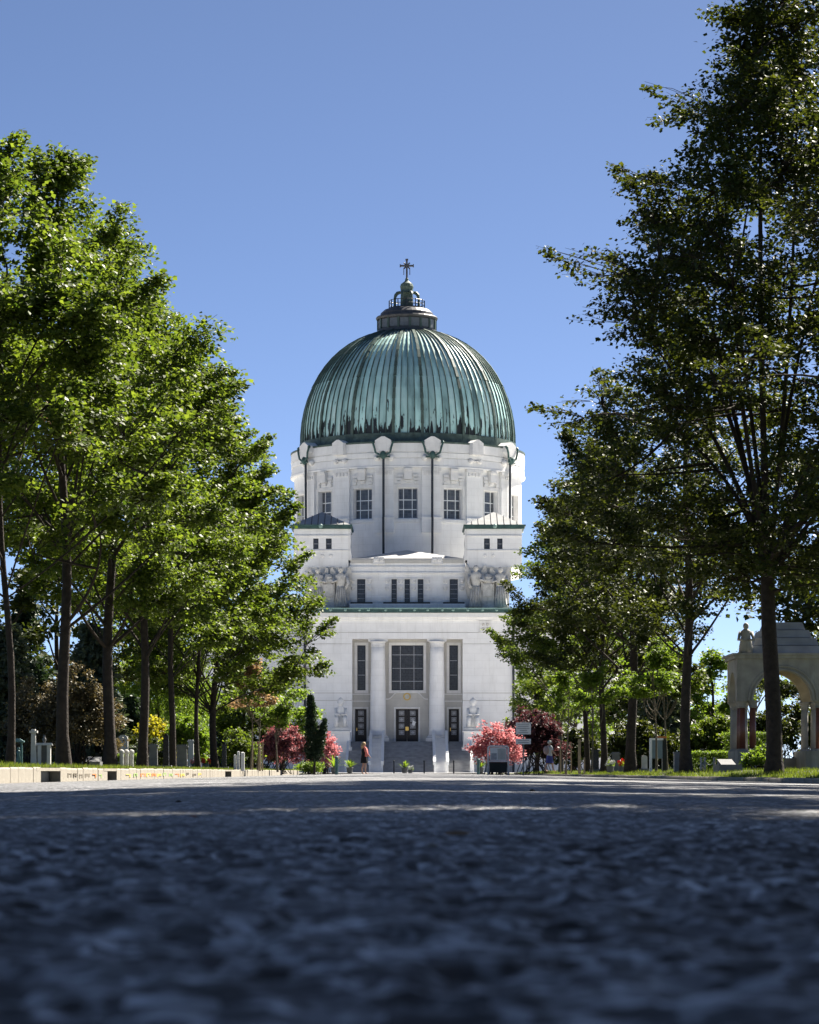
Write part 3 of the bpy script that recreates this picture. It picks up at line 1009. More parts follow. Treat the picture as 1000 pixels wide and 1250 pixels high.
# entablature
za, zb, zc_, zd_ = fz(772), fz(757), fz(755), fz(748.5)
MB().box(xL, xR, YF - 0.02, YF + 2.4, z_arch + 0.003, za - 0.03).build('architrave', 'facade', CH)
MB().box(xL + 0.05, xR - 0.05, YF + 0.06, YF + 2.3, za - 0.03, za + 0.03).build('architrave_joint', 'facade_grey', CH)
MB().box(xL, xR, YF, YF + 2.4, za + 0.03, zb).build('frieze', 'facade', CH)
for a, b in ((395, 410), (585, 600)):
    f_ = part('frieze_panel', 'facade_trim', CH, lambda m: m.box(fx(a), fx(b), YF - 0.12, YF - 0.003, fz(772), fz(758)))
    for q in range(4):
        u = fx(a) + 0.42 + 0.46 * (q % 2)
        v = fz(772) + 0.38 + 0.45 * (q // 2)
        MB().lathe([(0.0, 0.06), (0.1, 0.05), (0.17, 0.0)], (0, 0, 0), 8)
        m = MB()
        m.sphere((u, YF - 0.12, v), 0.17, 8, 6, 1, 1, 0.4)
        m.build('rosette', 'facade_grey', f_, True)
part('cornice', 'facade', CH, lambda m: (m.box(xL - 0.25, xR + 0.25, YF - 0.25, YF + 2.4, zb, zc_ + 0.1), m.box(xL - 0.55, xR + 0.55, YF - 0.6, YF + 2.4, zc_ + 0.1, zd_)))
g_ = part('copper_eaves', 'copper_gutter', CH, lambda m: m.box(xL - 0.75, xR + 0.75, YF - 0.85, YF + 4.0, zd_ + 0.003, fz(743)))
part('eaves_lip', 'copper_pale', g_, lambda m: m.box(xL - 0.8, xR + 0.8, YF - 0.9, YF - 0.85, fz(743) - 0.1, fz(743) + 0.04))
for x in (386, 404, 422, 439, 450, 471, 489, 506, 522, 540, 553, 571, 589, 606):
    m = MB()
    m.sphere((fx(x), YF - 0.87, fz(745.3)), 0.17, 8, 6, 0.8, 1, 0.6)
    m.build('eaves_boss', 'copper_pale', g_, True)
# wall of the attic storey, set back
YA = YF + 3.0
SA = F / YA
ax_ = lambda x: (x - 498.0) / SA
az = lambda y: fz(y, YA)
aw = [(ax_(436), ax_(446), az(737), az(707)), (ax_(478), ax_(484.5), az(737), az(707)), (ax_(494), ax_(500.5), az(737), az(707)), (ax_(510), ax_(517), az(737), az(707)), (ax_(549), ax_(559), az(737), az(707))]
part('attic_wall', 'facade', CH, lambda m: wall(m, flat(YA), ax_(372), ax_(622), fz(745), az(700), aw, 0.4))
for w_ in aw:
    panel_window(*w_, YA + 0.2, 1, 5, split=False, barw=0.03)
    part('window_surround', 'facade_trim', CH, lambda m: (m.box(w_[0] - 0.16, w_[0] - 0.01, YA - 0.06, YA - 0.003, w_[2], w_[3] + 0.16), m.box(w_[1] + 0.01, w_[1] + 0.16, YA - 0.06, YA - 0.003, w_[2], w_[3] + 0.16), m.box(w_[0] - 0.01, w_[1] + 0.01, YA - 0.058, YA - 0.003, w_[3] + 0.01, w_[3] + 0.16)))
edges_ = sorted([(a, b) for a, b, _, _ in aw])
segs = [(ax_(427), edges_[0][0])] + [(edges_[i][1], edges_[i + 1][0]) for i in range(4)] + [(edges_[4][1], ax_(568))]
for a, b in segs:
    MB().box(a + 0.18, b - 0.18, YA - 0.16, YA - 0.003, az(735), az(729.5)).build('sill_course', 'facade_trim', CH)
MB().box(ax_(427), ax_(568), YA - 1.6, YA - 0.02, fz(743) + 0.003, az(738)).build('attic_terrace', 'facade_trim', CH)
for a, b in ((428, 455), (468, 525), (541, 567)):
    MB().box(ax_(a), ax_(b), YA - 1.75, YA - 1.6, fz(743) + 0.004, az(739.3)).build('terrace_parapet', 'facade_trim', CH)
    MB().box(ax_(a), ax_(b), YA - 1.0, YA - 0.2, az(738) + 0.002, az(735.6)).build('terrace_dark_strip', 'copper_dark', CH)  # dark strip on the terrace behind each parapet
# twin wreaths beside each slit window
for x in (431, 451.5, 472.5, 489.2, 505.2, 522.5, 543.5, 564):
    m = MB()
    for y in (709.5, 718):
        m.sphere((ax_(x), YA - 0.04, az(y)), 0.24, 10, 6, 1.05, 1.0, 0.6)
        m.box(ax_(x) - 0.22, ax_(x) + 0.22, YA - 0.2, YA - 0.003, az(y) + 0.14, az(y) + 0.3)
    m.build('wreath', 'facade_trim', CH)
# bands above
YU = YA + 0.2
part('attic_band', 'facade', CH, lambda m: (m.box(ax_(370), ax_(626), YA - 0.18, YA + 3, az(700), az(698.6)), m.box(ax_(372), ax_(624), YA - 0.02, YA + 3, az(698.6) + 0.002, az(693)), m.box(ax_(371), ax_(625), YA - 0.10, YA + 3, az(693) + 0.002, az(692) + 0.05), m.box(ax_(428), ax_(568), YA + 0.05, YA + 3, az(692) + 0.052, az(682))))
for a, b in ((429, 455), (470, 526), (541, 566)):
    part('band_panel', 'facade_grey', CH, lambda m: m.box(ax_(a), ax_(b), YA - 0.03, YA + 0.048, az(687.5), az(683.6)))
for a, b in ((456, 469), (527, 540)):
    part('scroll_block', 'facade_trim', CH, lambda m: (m.box(ax_(a), ax_(b), YA - 0.16, YA + 0.047, az(689), az(680)), m.sphere((ax_(a) + 0.3, YA - 0.16, az(683)), 0.24, 8, 6, 1, 1, .5), m.sphere((ax_(b) - 0.3, YA - 0.16, az(683)), 0.24, 8, 6, 1, 1, .5)))
# low sheet roof behind the band
def low_roof(m):
    zE, zP = az(681.5), fz(671.5, YA + 4.5)
    x0, x1, xm = ax_(428), ax_(568), ax_(497)
    m.hexa([(x0, YA - 0.02, zE - 0.15), (x1, YA - 0.02, zE - 0.15), (x1, YA + 4.5, zE - 0.15), (x0, YA + 4.5, zE - 0.15),
            (x0, YA - 0.02, zE), (x1, YA - 0.02, zE), (x1, YA + 4.5, zE), (x0, YA + 4.5, zE)])
    m.tri((ax_(432), YA, zE + 0.01), (xm, YA + 0.1, zE + 0.01), (xm, YA + 4.5, zP))
    m.tri((xm, YA + 0.1, zE + 0.01), (ax_(564), YA, zE + 0.01), (xm, YA + 4.5, zP))
    m.tri((ax_(432), YA, zE + 0.01), (xm, YA + 4.5, zP), (ax_(432), YA + 6, zE + 0.01))
    m.tri((ax_(564), YA, zE + 0.01), (ax_(564), YA + 6, zE + 0.01), (xm, YA + 4.5, zP))
lr = part('low_roof', 'roof_pale', CH, low_roof)
MB().box(ax_(499), ax_(508), YA + 1.3, YA + 1.9, az(680), az(677.5)).build('roof_hatch', 'copper_dark', lr)

# side turrets with pyramid roofs
for sg in (-1, 1):
    tx = lambda x: ax_(498 + sg * (x - 498))
    a, b = sorted((tx(570.5), tx(637)))
    wins = []
    for p, q in ((591, 598), (607, 613.5)):
        u0, u1 = sorted((tx(p), tx(q)))
        wins.append((u0, u1, az(670.5), az(657.5)))
    part('turret_wall', 'facade', CH, lambda m: (wall(m, flat(YA - 0.25), a, b, az(693), az(646), wins, 0.35), m.quad((a, YA - 0.25, az(693)), (a, YA + 7, az(693)), (a, YA + 7, az(646)), (a, YA - 0.25, az(646))), m.quad((b, YA - 0.25, az(693)), (b, YA + 7, az(693)), (b, YA + 7, az(646)), (b, YA - 0.25, az(646)))))
    for w_ in wins:
        panel_window(*w_, YA, 1, 2, split=False, barw=0.04)
    part('turret_band', 'facade_trim', CH, lambda m: (m.box(a - 0.05, b + 0.05, YA - 0.36, YA - 0.253, az(655), az(653.6)), m.box(a - 0.03, b + 0.03, YA - 0.33, YA - 0.253, az(672.5), az(671.4))))
    # curved shoulder down to the roof
    sh = MB()
    pts = [(570.5, 646), (570.5, 684), (566.5, 684), (566.8, 676), (568.2, 668), (567.6, 660), (568.6, 650), (567.5, 646)]
    poly = [(tx(x), az(y)) for x, y in pts]
    sh.prism(poly if sg > 0 else poly[::-1], YA - 0.2, YA + 4)
    sh.build('turret_shoulder', 'facade_trim', CH)
    for x in (592, 602.0):
        m = MB()
        m.sphere((tx(x), YA - 0.25, az(678.5)), 0.2, 8, 6, 1, 1, .4)
        m.build('rosette', 'facade_trim', CH, True)
    e = part('turret_eaves', 'copper_gutter', CH, lambda m: (m.box(a - 0.25, b + 0.25, YA - 0.6, YA + 7.3, az(646) + 0.003, az(641.5)), m.box(a - 0.4, b + 0.4, YA - 0.75, YA + 7.4, az(643), az(641))))
    xm = (a + b) / 2
    ym = YA + 3.2
    zb0, zp = az(641) + 0.01, fz(625, YA + 3.2)
    rf = MB()
    cs = [(a - 0.2, YA - 0.5, zb0), (b + 0.2, YA - 0.5, zb0), (b + 0.2, YA + 7, zb0), (a - 0.2, YA + 7, zb0)]
    for i in range(4):
        rf.tri(cs[i], cs[(i + 1) % 4], (xm, ym, zp))
    rf.quad(*cs[::-1])
    ro = rf.build('turret_roof', 'roof_sheet', CH)
    for k in range(1, 9):          # standing seams on the front slope
        t = k / 9
        p = Vector(cs[0]).lerp(Vector(cs[1]), t)
        top = Vector((xm, ym, zp))
        f_ = 1 - abs(2 * t - 1) * 0.98
        q = p.lerp(Vector((p.x, ym, zp)), f_)
        MB().tube([p + Vector((0, -0.01, 0.04)), q + Vector((0, -0.01, 0.03))], 0.045, 4).build('roof_seam', 'pipe_dark', ro)
    # rain pipe of the turret gutter bosses
    m = MB()
    m.sphere((tx(604), YA - 0.78, az(643)), 0.24, 8, 6)
    m.build('eaves_boss', 'copper_pale', e, True)

# wings of the church on both sides, set back
YW = YF + 5.0
wz = lambda y: fz(y, YW)
wxx = lambda x: (x - 498.0) * YW / F
for sg in (-1, 1):
    a, b = sorted((wxx(498 + sg * 122), wxx(498 + sg * 252)))
    prev = 0.0
    for z1 in (3.2, wz(855), wz(846), wz(786), wz(752)):
        MB().box(a, b, YW, YW + 3, prev + 0.03, z1 - 0.03).build('wing_course', 'facade', CH)
        prev = z1
    MB().box(a + 0.1, b - 0.1, YW + 0.1, YW + 2.9, 0, prev - 0.1).build('wing_backing', 'facade_grey', CH)
    part('wing_eaves', 'copper_gutter', CH, lambda m: (m.box(a - 0.6, b + 0.6, YW - 0.7, YW + 3.5, prev, prev + 0.5),))
# rain pipes
for x, Y, z0, z1 in ((372.2, YF - 0.16, 0, fz(750)), (626.8, YF - 0.16, 0, fz(750))):
    MB().tube([(fx(x), Y, z0), (fx(x), Y, z1)], 0.13, 8).build('rain_pipe', 'pipe_dark', CH)

# --- drum
DC = Vector((0, YD, 0))
RD = 12.9
dz_ = lambda y: fz(y, YD - RD)
pol = lambda R: (lambda u, z, d: ((R - d) * math.sin(u), YD - (R - d) * math.cos(u), z))
zlow, zsill, zcap, ztop = dz_(684), dz_(636), dz_(571), dz_(541)
# lower wall
part('drum_base', 'facade', CH, lambda m: m.lathe([(RD + 0.05, zlow - 1), (RD + 0.05, zsill - 0.15), (RD + 0.22, zsill - 0.15), (RD + 0.22, zsill + 0.05), (RD, zsill + 0.06)], (0, YD, 0), 96))
wh = 24 / 2 / (F / (YD - RD)) / RD
dw = []
for k in range(-8, 8):
    t = R_(22.5 * k)
    dw.append((t - wh, t + wh, dz_(632.5), dz_(595.8)))
part('drum_wall', 'facade', CH, lambda m: wall(m, pol(RD), R_(-191.25), R_(168.75), zsill, zcap, dw, 0.55, R_(3.0)))


def polar_box(m, t, hw, z0, z1, r0, r1, n=1):
    for i in range(n):
        a, b = t - hw + 2 * hw * i / n, t - hw + 2 * hw * (i + 1) / n
        p = lambda r, u, z: (r * math.sin(u), YD - r * math.cos(u), z)
        m.hexa([p(r1, a, z0), p(r1, b, z0), p(r0, b, z0), p(r0, a, z0), p(r1, a, z1), p(r1, b, z1), p(r0, b, z1), p(r0, a, z1)])


def plen(px_):          # pixels at the drum front -> angle
    return px_ / (F / (YD - RD)) / RD


for k in range(-3, 4):
    t = R_(22.5 * k)
    a, b, c, d = t - wh, t + wh, dz_(632.5), dz_(595.8)
    m = MB()
    polar_box(m, t - wh + 0.003, 0.003, c, d, RD - 0.55, RD - 0.42)
    polar_box(m, t + wh - 0.003, 0.003, c, d, RD - 0.55, RD - 0.42)
    polar_box(m, t, wh, c, c + 0.08, RD - 0.55, RD - 0.42)
    polar_box(m, t, wh, d - 0.08, d, RD - 0.55, RD - 0.42)
    w = m.build('window', 'lattice', CH)
    cols_ = [a, a + (b - a) * 0.27, a + (b - a) * 0.73, b]
    rows_ = [c, c + (d - c) * 0.30, c + (d - c) * 0.62, d]
    for u0, u1 in zip(cols_, cols_[1:]):
        for v0, v1 in zip(rows_, rows_[1:]):
            q = MB()
            polar_box(q, (u0 + u1) / 2, (u1 - u0) / 2, v0, v1, RD - 0.55 + random.uniform(-.01, .01), RD - 0.5)
            q.build('pane', 'glass_drum', w)
    q = MB()
    for u in cols_[1:-1]:
        polar_box(q, u, plen(0.45), c, d, RD - 0.5, RD - 0.44)
    for v in rows_[1:-1]:
        polar_box(q, t, wh, v - 0.05, v + 0.05, RD - 0.5, RD - 0.445)
    q.build('glazing_bar', 'rail_metal', w)
    # surround: jambs, lintel, sill
    m = MB()
    for sg in (-1, 1):
        polar_box(m, t + sg * (wh + plen(3)), plen(2.4), c - 0.1, d + 0.4, RD, RD + 0.12)
    polar_box(m, t, wh + plen(0.5), d + 0.06, d + 0.4, RD, RD + 0.117, 2)
    polar_box(m, t, wh + plen(6), c - 0.42, c - 0.12, RD, RD + 0.25, 2)
    m.build('window_surround', 'facade_trim', CH)
    # keystone and side reliefs
    if abs(k) > 2:
        continue
    m = MB()
    polar_box(m, t, plen(4.6), dz_(585.5), dz_(573), RD, RD + 0.5)
    polar_box(m, t, plen(4.8), dz_(574.5), dz_(571.5), RD, RD + 0.62)
    polar_box(m, t, plen(3.2), dz_(589), dz_(586), RD, RD + 0.25)
    for sg in (-1, 1):
        for j, yy in enumerate((579, 583.3, 587.6)):
            polar_box(m, t + sg * plen(9.5 + 0.4 * j), plen(3.4 - 0.6 * j), dz_(yy + 3.2), dz_(yy), RD, RD + 0.22)
    m.build('keystone', 'facade_trim', CH)
for k in range(-3, 3):
    deg = 22.5 * k + 11.25
    t = R_(deg)
    wide = abs(abs(deg) - 33.75) > 3
    m = MB()
    polar_box(m, t, plen(11.5), dz_(650), zcap, RD - 0.05, RD + 0.34, 2)
    p_ = m.build('pilaster', 'facade', CH)
    m = MB()
    polar_box(m, t, plen(11.9), dz_(650.5), dz_(631.5), RD, RD + 0.5, 2)
    polar_box(m, t, plen(12.2), dz_(632.8), dz_(631), RD, RD + 0.56, 2)
    m.build('pilaster_base', 'facade', p_)
    m = MB()
    polar_box(m, t, plen(11.7), dz_(575), dz_(571.2), RD, RD + 0.46, 2)
    for j in range(4):
        polar_box(m, t + plen(-7.5 + 5 * j), plen(1.7), dz_(579.5), dz_(575.2), RD, RD + 0.44)
    m.build('pilaster_capital', 'facade_trim', p_)
    # hexagonal block standing in front of the dome foot
    hw, hx = (10, 0) if wide else (8, 0)
    R0, R1 = RD + 0.25, RD + 1.0
    ax = Vector((math.cos(t), math.sin(t), 0)); rd = Vector((math.sin(t), -math.cos(t), 0))
    yt, yb = (533.5, 552) if wide else (535, 549)
    s_ = F / (YD - RD)
    H = hw / s_
    z0, z1 = dz_(yb), dz_(yt)
    if wide:
        out = [(-0.55 * H, z0), (0.55 * H, z0), (H, z0 + (z1 - z0) * 0.32), (H, z0 + (z1 - z0) * 0.75), (0.2 * H, z1), (-0.2 * H, z1), (-H, z0 + (z1 - z0) * 0.75), (-H, z0 + (z1 - z0) * 0.32)]
    else:
        out = [(-H, z0 - 0.4), (H, z0 - 0.4), (H, z0 + (z1 - z0) * 0.72), (0.2 * H, z1), (-0.2 * H, z1), (-H, z0 + (z1 - z0) * 0.72)]
    m = MB()
    base = len(m.v)
    for r in (R1, R0 - 0.6):
        for u, z in out:
            q = DC + rd * r + ax * u
            m.v.append((q.x, q.y, z))
    n = len(out)
    m.f.append(tuple(range(n))); m.f.append(tuple(range(n, 2 * n))[::-1])
    for i in range(n):
        m.f.append((i, (i + 1) % n, n + (i + 1) % n, n + i))
    m.build('hexagon_block', 'facade_trim', CH)
    P = lambda u, y, r: (DC + rd * r + ax * (u / s_)) + Vector((0, 0, dz_(y)))
    if wide and abs(deg) < 70:
        m = MB()
        m.tube([P(0, 559, RD + 0.75), P(0, 631, RD + 0.72), P(0, 632, RD + 0.85), P(0, 682, RD + 0.72)], 0.13, 8)
        pipe = m.build('rain_pipe', 'pipe_dark', CH)
        m = MB()
        for sg in (-1, 1):
            m.tube([P(0, 560, RD + 0.85), P(sg * 5, 555.5, RD + 1.05), P(sg * 9, 553, RD + 1.05), P(sg * 10.5, 547, RD + 1.1), P(sg * 12.5, 541, RD + 1.05)], 0.11, 6)
            m.tube([P(sg * 12.5, 541, RD + 1.05), P(sg * 12.3, 539, RD + 0.9)], 0.16, 6)
            m.tube([P(0, 558, RD + 0.85), P(sg * 8.5, 558.5, RD + 0.95)], 0.08, 6)
        m.sphere(P(0, 556, RD + 0.9), 0.36, 8, 6, 1.3)
        m.build('pipe_head', 'copper_gutter', pipe)
    for sg in (-1, 1):
        m = MB()
        m.sphere(P(sg * (8.7 if wide else 6.5), 559 if wide else 561, RD + 0.48), 0.34 if wide else 0.28, 10, 8)
        m.build('ball_ornament', 'facade_trim', CH, True)
    if not wide:
        MB().tube([P(-6, 561, RD + 0.5), P(6, 561, RD + 0.5)], 0.07, 6).build('ornament_bar', 'facade_trim', CH, True)
# cornice bands of the drum
R1 = RD + 0.5
part('drum_cornice', 'facade', CH, lambda m: m.lathe([(RD, zcap), (RD + 0.42, zcap), (RD + 0.45, dz_(569)), (RD + 0.36, dz_(568.5)), (RD + 0.30, dz_(559.7)), (RD + 0.2, dz_(559.5)), (RD + 0.2, dz_(558.8)), (RD + 0.34, dz_(558.6)), (RD + 0.36, dz_(552.8)), (RD + 0.22, dz_(552.6)), (RD + 0.22, dz_(551.8)), (RD + 0.38, dz_(551.6)), (RD + 0.34, ztop), (RD - 0.9, ztop + 0.05)], (0, YD, 0), 128))
gz = ztop + 0.05
part('dome_gutter', 'lantern_green', CH, lambda m: m.lathe([(RD + 0.30, gz - 0.03), (RD + 0.42, gz), (RD + 0.42, gz + 0.14), (RD - 0.1, gz + 0.1), (12.35, gz + 0.12), (12.3, gz + 1.2)], (0, YD, 0), 128))

# --- dome: separate copper sheets between standing seams
ZD0 = gz - 0.1
RDome, HV, HE = 12.15, 1.35, 13.0


def dprof(t):
    """t 0..1 from foot to lantern -> (r, z above the foot)"""
    if t < 0.1:
        return RDome, HV * t / 0.1
    q = (t - 0.1) / 0.9
    a = q * R_(75.5)
    e = 2 / 2.12
    return RDome * math.cos(a) ** e, HV + HE * math.sin(a) ** e


DM = part('dome', 'copper_dark', CH, lambda m: m.lathe([(max(r - 0.12, 0.02), z + ZD0) for r, z in (dprof(i / 20) for i in range(21))], (0, YD, 0), 96), True)
NP = 96
hw = math.pi / NP
NS = 14
sm = MB()
for i in range(NS):
    (r0, z0), (r1, z1) = dprof(i / NS), dprof((i + 1) / NS)
    lap = 0.03
    p = lambda r, a, z: (r * math.sin(a), -r * math.cos(a), z)
    g = hw * 0.97
    sm.quad(p(r0, -g, z0), p(r0, 0, z0), p(r1, 0, z1), p(r1, -g, z1))
    sm.quad(p(r0, 0, z0), p(r0, g, z0), p(r1, g, z1), p(r1, 0, z1))
    # standing seam at the right edge
    k0, k1 = hw - min(0.06 / r0, hw * 0.3), hw - min(0.06 / r1, hw * 0.3)
    h = 0.13
    dr0, dr1 = (r0 + h * 0.9), (r1 + h * (0.9 if i < 9 else 0.6))
    dzz = 0.0 if i < 6 else 0.09
    sm.quad(p(r0, k0, z0), p(dr0, k0, z0 + dzz), p(dr1, k1, z1 + dzz), p(r1, k1, z1))
    sm.quad(p(dr0, k0, z0 + dzz), p(dr0, hw, z0 + dzz), p(dr1, hw, z1 + dzz), p(dr1, k1, z1 + dzz))
    sm.quad(p(dr0, hw, z0 + dzz), p(r0, hw, z0), p(r1, hw, z1), p(dr1, hw, z1 + dzz))
sme = bpy.data.meshes.new('copper_sheet')
sme.from_pydata(sm.v, [], sm.f)
sme.materials.append(MATS['dome_copper'])
sme.materials.append(MATS['lantern_green'])
sme.polygons.foreach_set('material_index', [0 if i % 5 < 2 else 1 for i in range(len(sme.polygons))])
for k in range(NP):
    o = bpy.data.objects.new('copper_sheet', sme)
    col.objects.link(o)
    o.parent = DM
    o.location = (0, YD - YF, ZD0 + random.uniform(-.02, .02))
    o.rotation_euler = (0, 0, 2 * math.pi * (k + 0.5) / NP)
rb = MB()
for i in range(NS):
    (r0, z0), (r1, z1) = dprof(i / NS), dprof((i + 1) / NS)
    p = lambda r, a, z: (r * math.sin(a), -r * math.cos(a), z)
    a0, a1 = 0.17 / r0, 0.13 / r1
    up0, up1 = 0.2, 0.2
    zz0, zz1 = (0, 0) if i < 6 else (0.13, 0.13)
    rb.quad(p(r0 - 0.1, -a0, z0), p(r0 + up0, -a0, z0 + zz0), p(r1 + up1, -a1, z1 + zz1), p(r1 - 0.1, -a1, z1))
    rb.quad(p(r0 + up0, -a0, z0 + zz0), p(r0 + up0, a0, z0 + zz0), p(r1 + up1, a1, z1 + zz1), p(r1 + up1, -a1, z1 + zz1))
    rb.quad(p(r0 + up0, a0, z0 + zz0), p(r0 - 0.1, a0, z0), p(r1 - 0.1, a1, z1), p(r1 + up1, a1, z1 + zz1))
rme = bpy.data.meshes.new('dome_rib')
rme.from_pydata(rb.v, [], rb.f)
rme.materials.append(MATS['lantern_green'])
for k in range(8):
    for sg in (-1, 1):
        o = bpy.data.objects.new('dome_rib', rme)
        col.objects.link(o)
        o.parent = DM
        o.location = (0, YD - YF, ZD0)
        o.rotation_euler = (0, 0, sg * R_(7.5 + 22.5 * k))

# --- lantern
lz = lambda y: fz(y, YD)
LS = F / YD
LX = -0.12


def lat(name, material, prof, n=32, parent=CH, smooth=False):
    return part(name, material, parent, lambda m: m.lathe([(r / LS, lz(y)) for r, y in prof], (LX, YD, 0), n), smooth)


LAN = lat('lantern', 'lantern_metal', [(36.5, 412), (36.5, 404), (34.8, 404), (34.8, 391.5), (37, 391.3), (38, 389), (37, 387.5), (33, 387), (32, 383), (27.5, 379), (22, 377.5), (21.5, 376)], 32)
for k in range(16):
    t = R_(22.5 * k + 6)
    m = MB()
    R0 = 34.8 / LS
    for (hw_, z0, z1, d) in ((0.033, 404, 391.6, 0.16),):
        p = lambda r, a, z: (LX + r * math.sin(a), YD - r * math.cos(a), z)
        m.hexa([p(R0 + d, t - hw_, lz(z0)), p(R0 + d, t + hw_, lz(z0)), p(R0, t + hw_, lz(z0)), p(R0, t - hw_, lz(z0)), p(R0 + d, t - hw_, lz(z1)), p(R0 + d, t + hw_, lz(z1)), p(R0, t + hw_, lz(z1)), p(R0, t - hw_, lz(z1))])
    m.build('lantern_post', 'lantern_green', LAN)
    t2 = t + R_(11.25)
    m = MB()
    p = lambda r, a, z: (LX + r * math.sin(a), YD - r * math.cos(a), z)
    m.hexa([p(R0 + .05, t2 - .15, lz(402.5)), p(R0 + .05, t2 + .15, lz(402.5)), p(R0 - .02, t2 + .15, lz(402.5)), p(R0 - .02, t2 - .15, lz(402.5)), p(R0 + .05, t2 - .15, lz(392.5)), p(R0 + .05, t2 + .15, lz(392.5)), p(R0 - .02, t2 + .15, lz(392.5)), p(R0 - .02, t2 - .15, lz(392.5))])
    m.build('lantern_panel', 'grey_metal', LAN)
lat('finial', 'lantern_green', [(6.5, 378), (6.8, 372), (5.8, 366), (6.5, 360), (9.5, 358), (8, 356.5), (7.5, 354), (8.3, 350), (7.2, 346.5), (4.2, 344.5), (2.4, 343), (1.8, 340), (0.7, 338.5)], 12, smooth=False)
for k in range(8):
    t = R_(45 * k + 22.5)
    m = MB()
    Q = lambda r, y: Vector((LX + r / LS * math.sin(t), YD - r / LS * math.cos(t), lz(y)))
    m.tube([Q(15.8, 377.5), Q(15.8, 365), Q(15.0, 361), Q(12.5, 358), Q(9, 357)], [0.16, 0.14, 0.15, 0.14, 0.12], 6)
    m.build('lantern_arm', 'lantern_green', LAN)
m = MB()
for k in range(24):
    t = R_(15 * k)
    Q = lambda r, y: Vector((LX + r / LS * math.sin(t), YD - r / LS * math.cos(t), lz(y)))
    if k % 2 == 0:
        m.tube([Q(21.5, 377), Q(21.5, 367)], 0.06, 4)
for y in (367.5, 372):
    m.tube([Vector((LX + 21.5 / LS * math.sin(R_(15 * k)), YD - 21.5 / LS * math.cos(R_(15 * k)), lz(y))) for k in range(25)], 0.04, 4)
m.build('lantern_railing', 'pipe_dark', LAN)
m = MB()
cx = LX
b2 = lambda x0, x1, y0, y1, d=0.12: m.box(cx + x0 / LS, cx + x1 / LS, YD - d, YD + d, lz(y0), lz(y1))
b2(-1.1, 1.1, 340, 316.5)
b2(-8.4, -1.1, 325.4, 323.4, 0.118); b2(1.1, 8.4, 325.4, 323.4, 0.118)
b2(-8.6, -7.4, 326.2, 322.6, 0.14); b2(7.4, 8.6, 326.2, 322.6, 0.14); b2(-1.7, 1.7, 317.8, 316, 0.14)
b2(-4.1, -3.2, 335.5, 326.8, 0.08); b2(3.2, 4.1, 335.5, 326.8, 0.08)
for a in (45, 135, 225, 315):
    u = Vector((math.cos(R_(a)), 0, math.sin(R_(a))))
    c0 = Vector((cx, YD, lz(324.4)))
    m.tube([c0, c0 + u * (5.2 / LS)], 0.08, 4)
m.build('cross', 'lantern_metal', CH)

# --- flight of steps with rails
NSTEP = 20
st = MB()
y_front = YF - 11.0
for i in range(NSTEP):
    z1 = zt * (i + 1) / NSTEP - 0.01
    y0 = y_front + (11.0 - 0.4) * i / NSTEP
    st.box(fx(424), fx(575), y0, YF - 0.25, zt * i / NSTEP - 0.012 if i else -0.1, z1)
st.build('steps', 'step_stone', CH)
for a, b in ((453.2, 467.8), (529.5, 544.5)):
    m = MB()
    for i in range(NSTEP):
        z0 = zt * i / NSTEP
        y0 = y_front + (11.0 - 0.4) * i / NSTEP - 0.25
        m.box(fx(a), fx(b), y0, YF - 0.3, z0 - 0.1 if i else -0.1, z0 + zt / NSTEP + 0.25)
    rr = m.build('stair_cheek', 'facade', CH)
    for x in (a - 0.2, b + 0.2):
        q = MB()
        q.tube([(fx(x) * 1.0, y_front - 0.6, 0.0), (fx(x), y_front - 0.6, 1.05)], 0.07, 6)
        q.tube([(fx(x), YF - 0.5, zt), (fx(x), YF - 0.5, zt + 1.05)], 0.07, 6)
        hw2 = 0.14
        A, B = Vector((fx(x), y_front - 0.6, 1.05)), Vector((fx(x), YF - 0.5, zt + 1.05))
        q.hexa([A + Vector((-hw2, 0, -.3)), A + Vector((hw2, 0, -.3)), B + Vector((hw2, 0, -.3)), B + Vector((-hw2, 0, -.3)),
                A + Vector((-hw2, 0, .1)), A + Vector((hw2, 0, .1)), B + Vector((hw2, 0, .1)), B + Vector((-hw2, 0, .1))])
        for j in range(1, 6):
            c = A.lerp(B, j / 6)
            q.tube([c + Vector((0, 0, -1.0)), c], 0.05, 4)
        q.build('stair_rail', 'rail_metal', CH)
for x in (426, 573.5):
    q = MB()
    A, B = Vector((fx(x), y_front, 1.1)), Vector((fx(x), YF - 0.4, zt + 1.0))
    q.box(fx(x) - 0.2, fx(x) + 0.2, y_front - 0.1, y_front + 0.4, -0.1, 1.2)
    q.hexa([A + Vector((-.12, 0, -.35)), A + Vector((.12, 0, -.35)), B + Vector((.12, 0, -.35)), B + Vector((-.12, 0, -.35)),
            A + Vector((-.12, 0, .1)), A + Vector((.12, 0, .1)), B + Vector((.12, 0, .1)), B + Vector((-.12, 0, .1))])
    for j in range(1, 6):
        c = A.lerp(B, j / 6)
        q.tube([c + Vector((0, 0, -1.2)), c], 0.05, 4)
    q.build('stair_rail', 'rail_metal', CH)

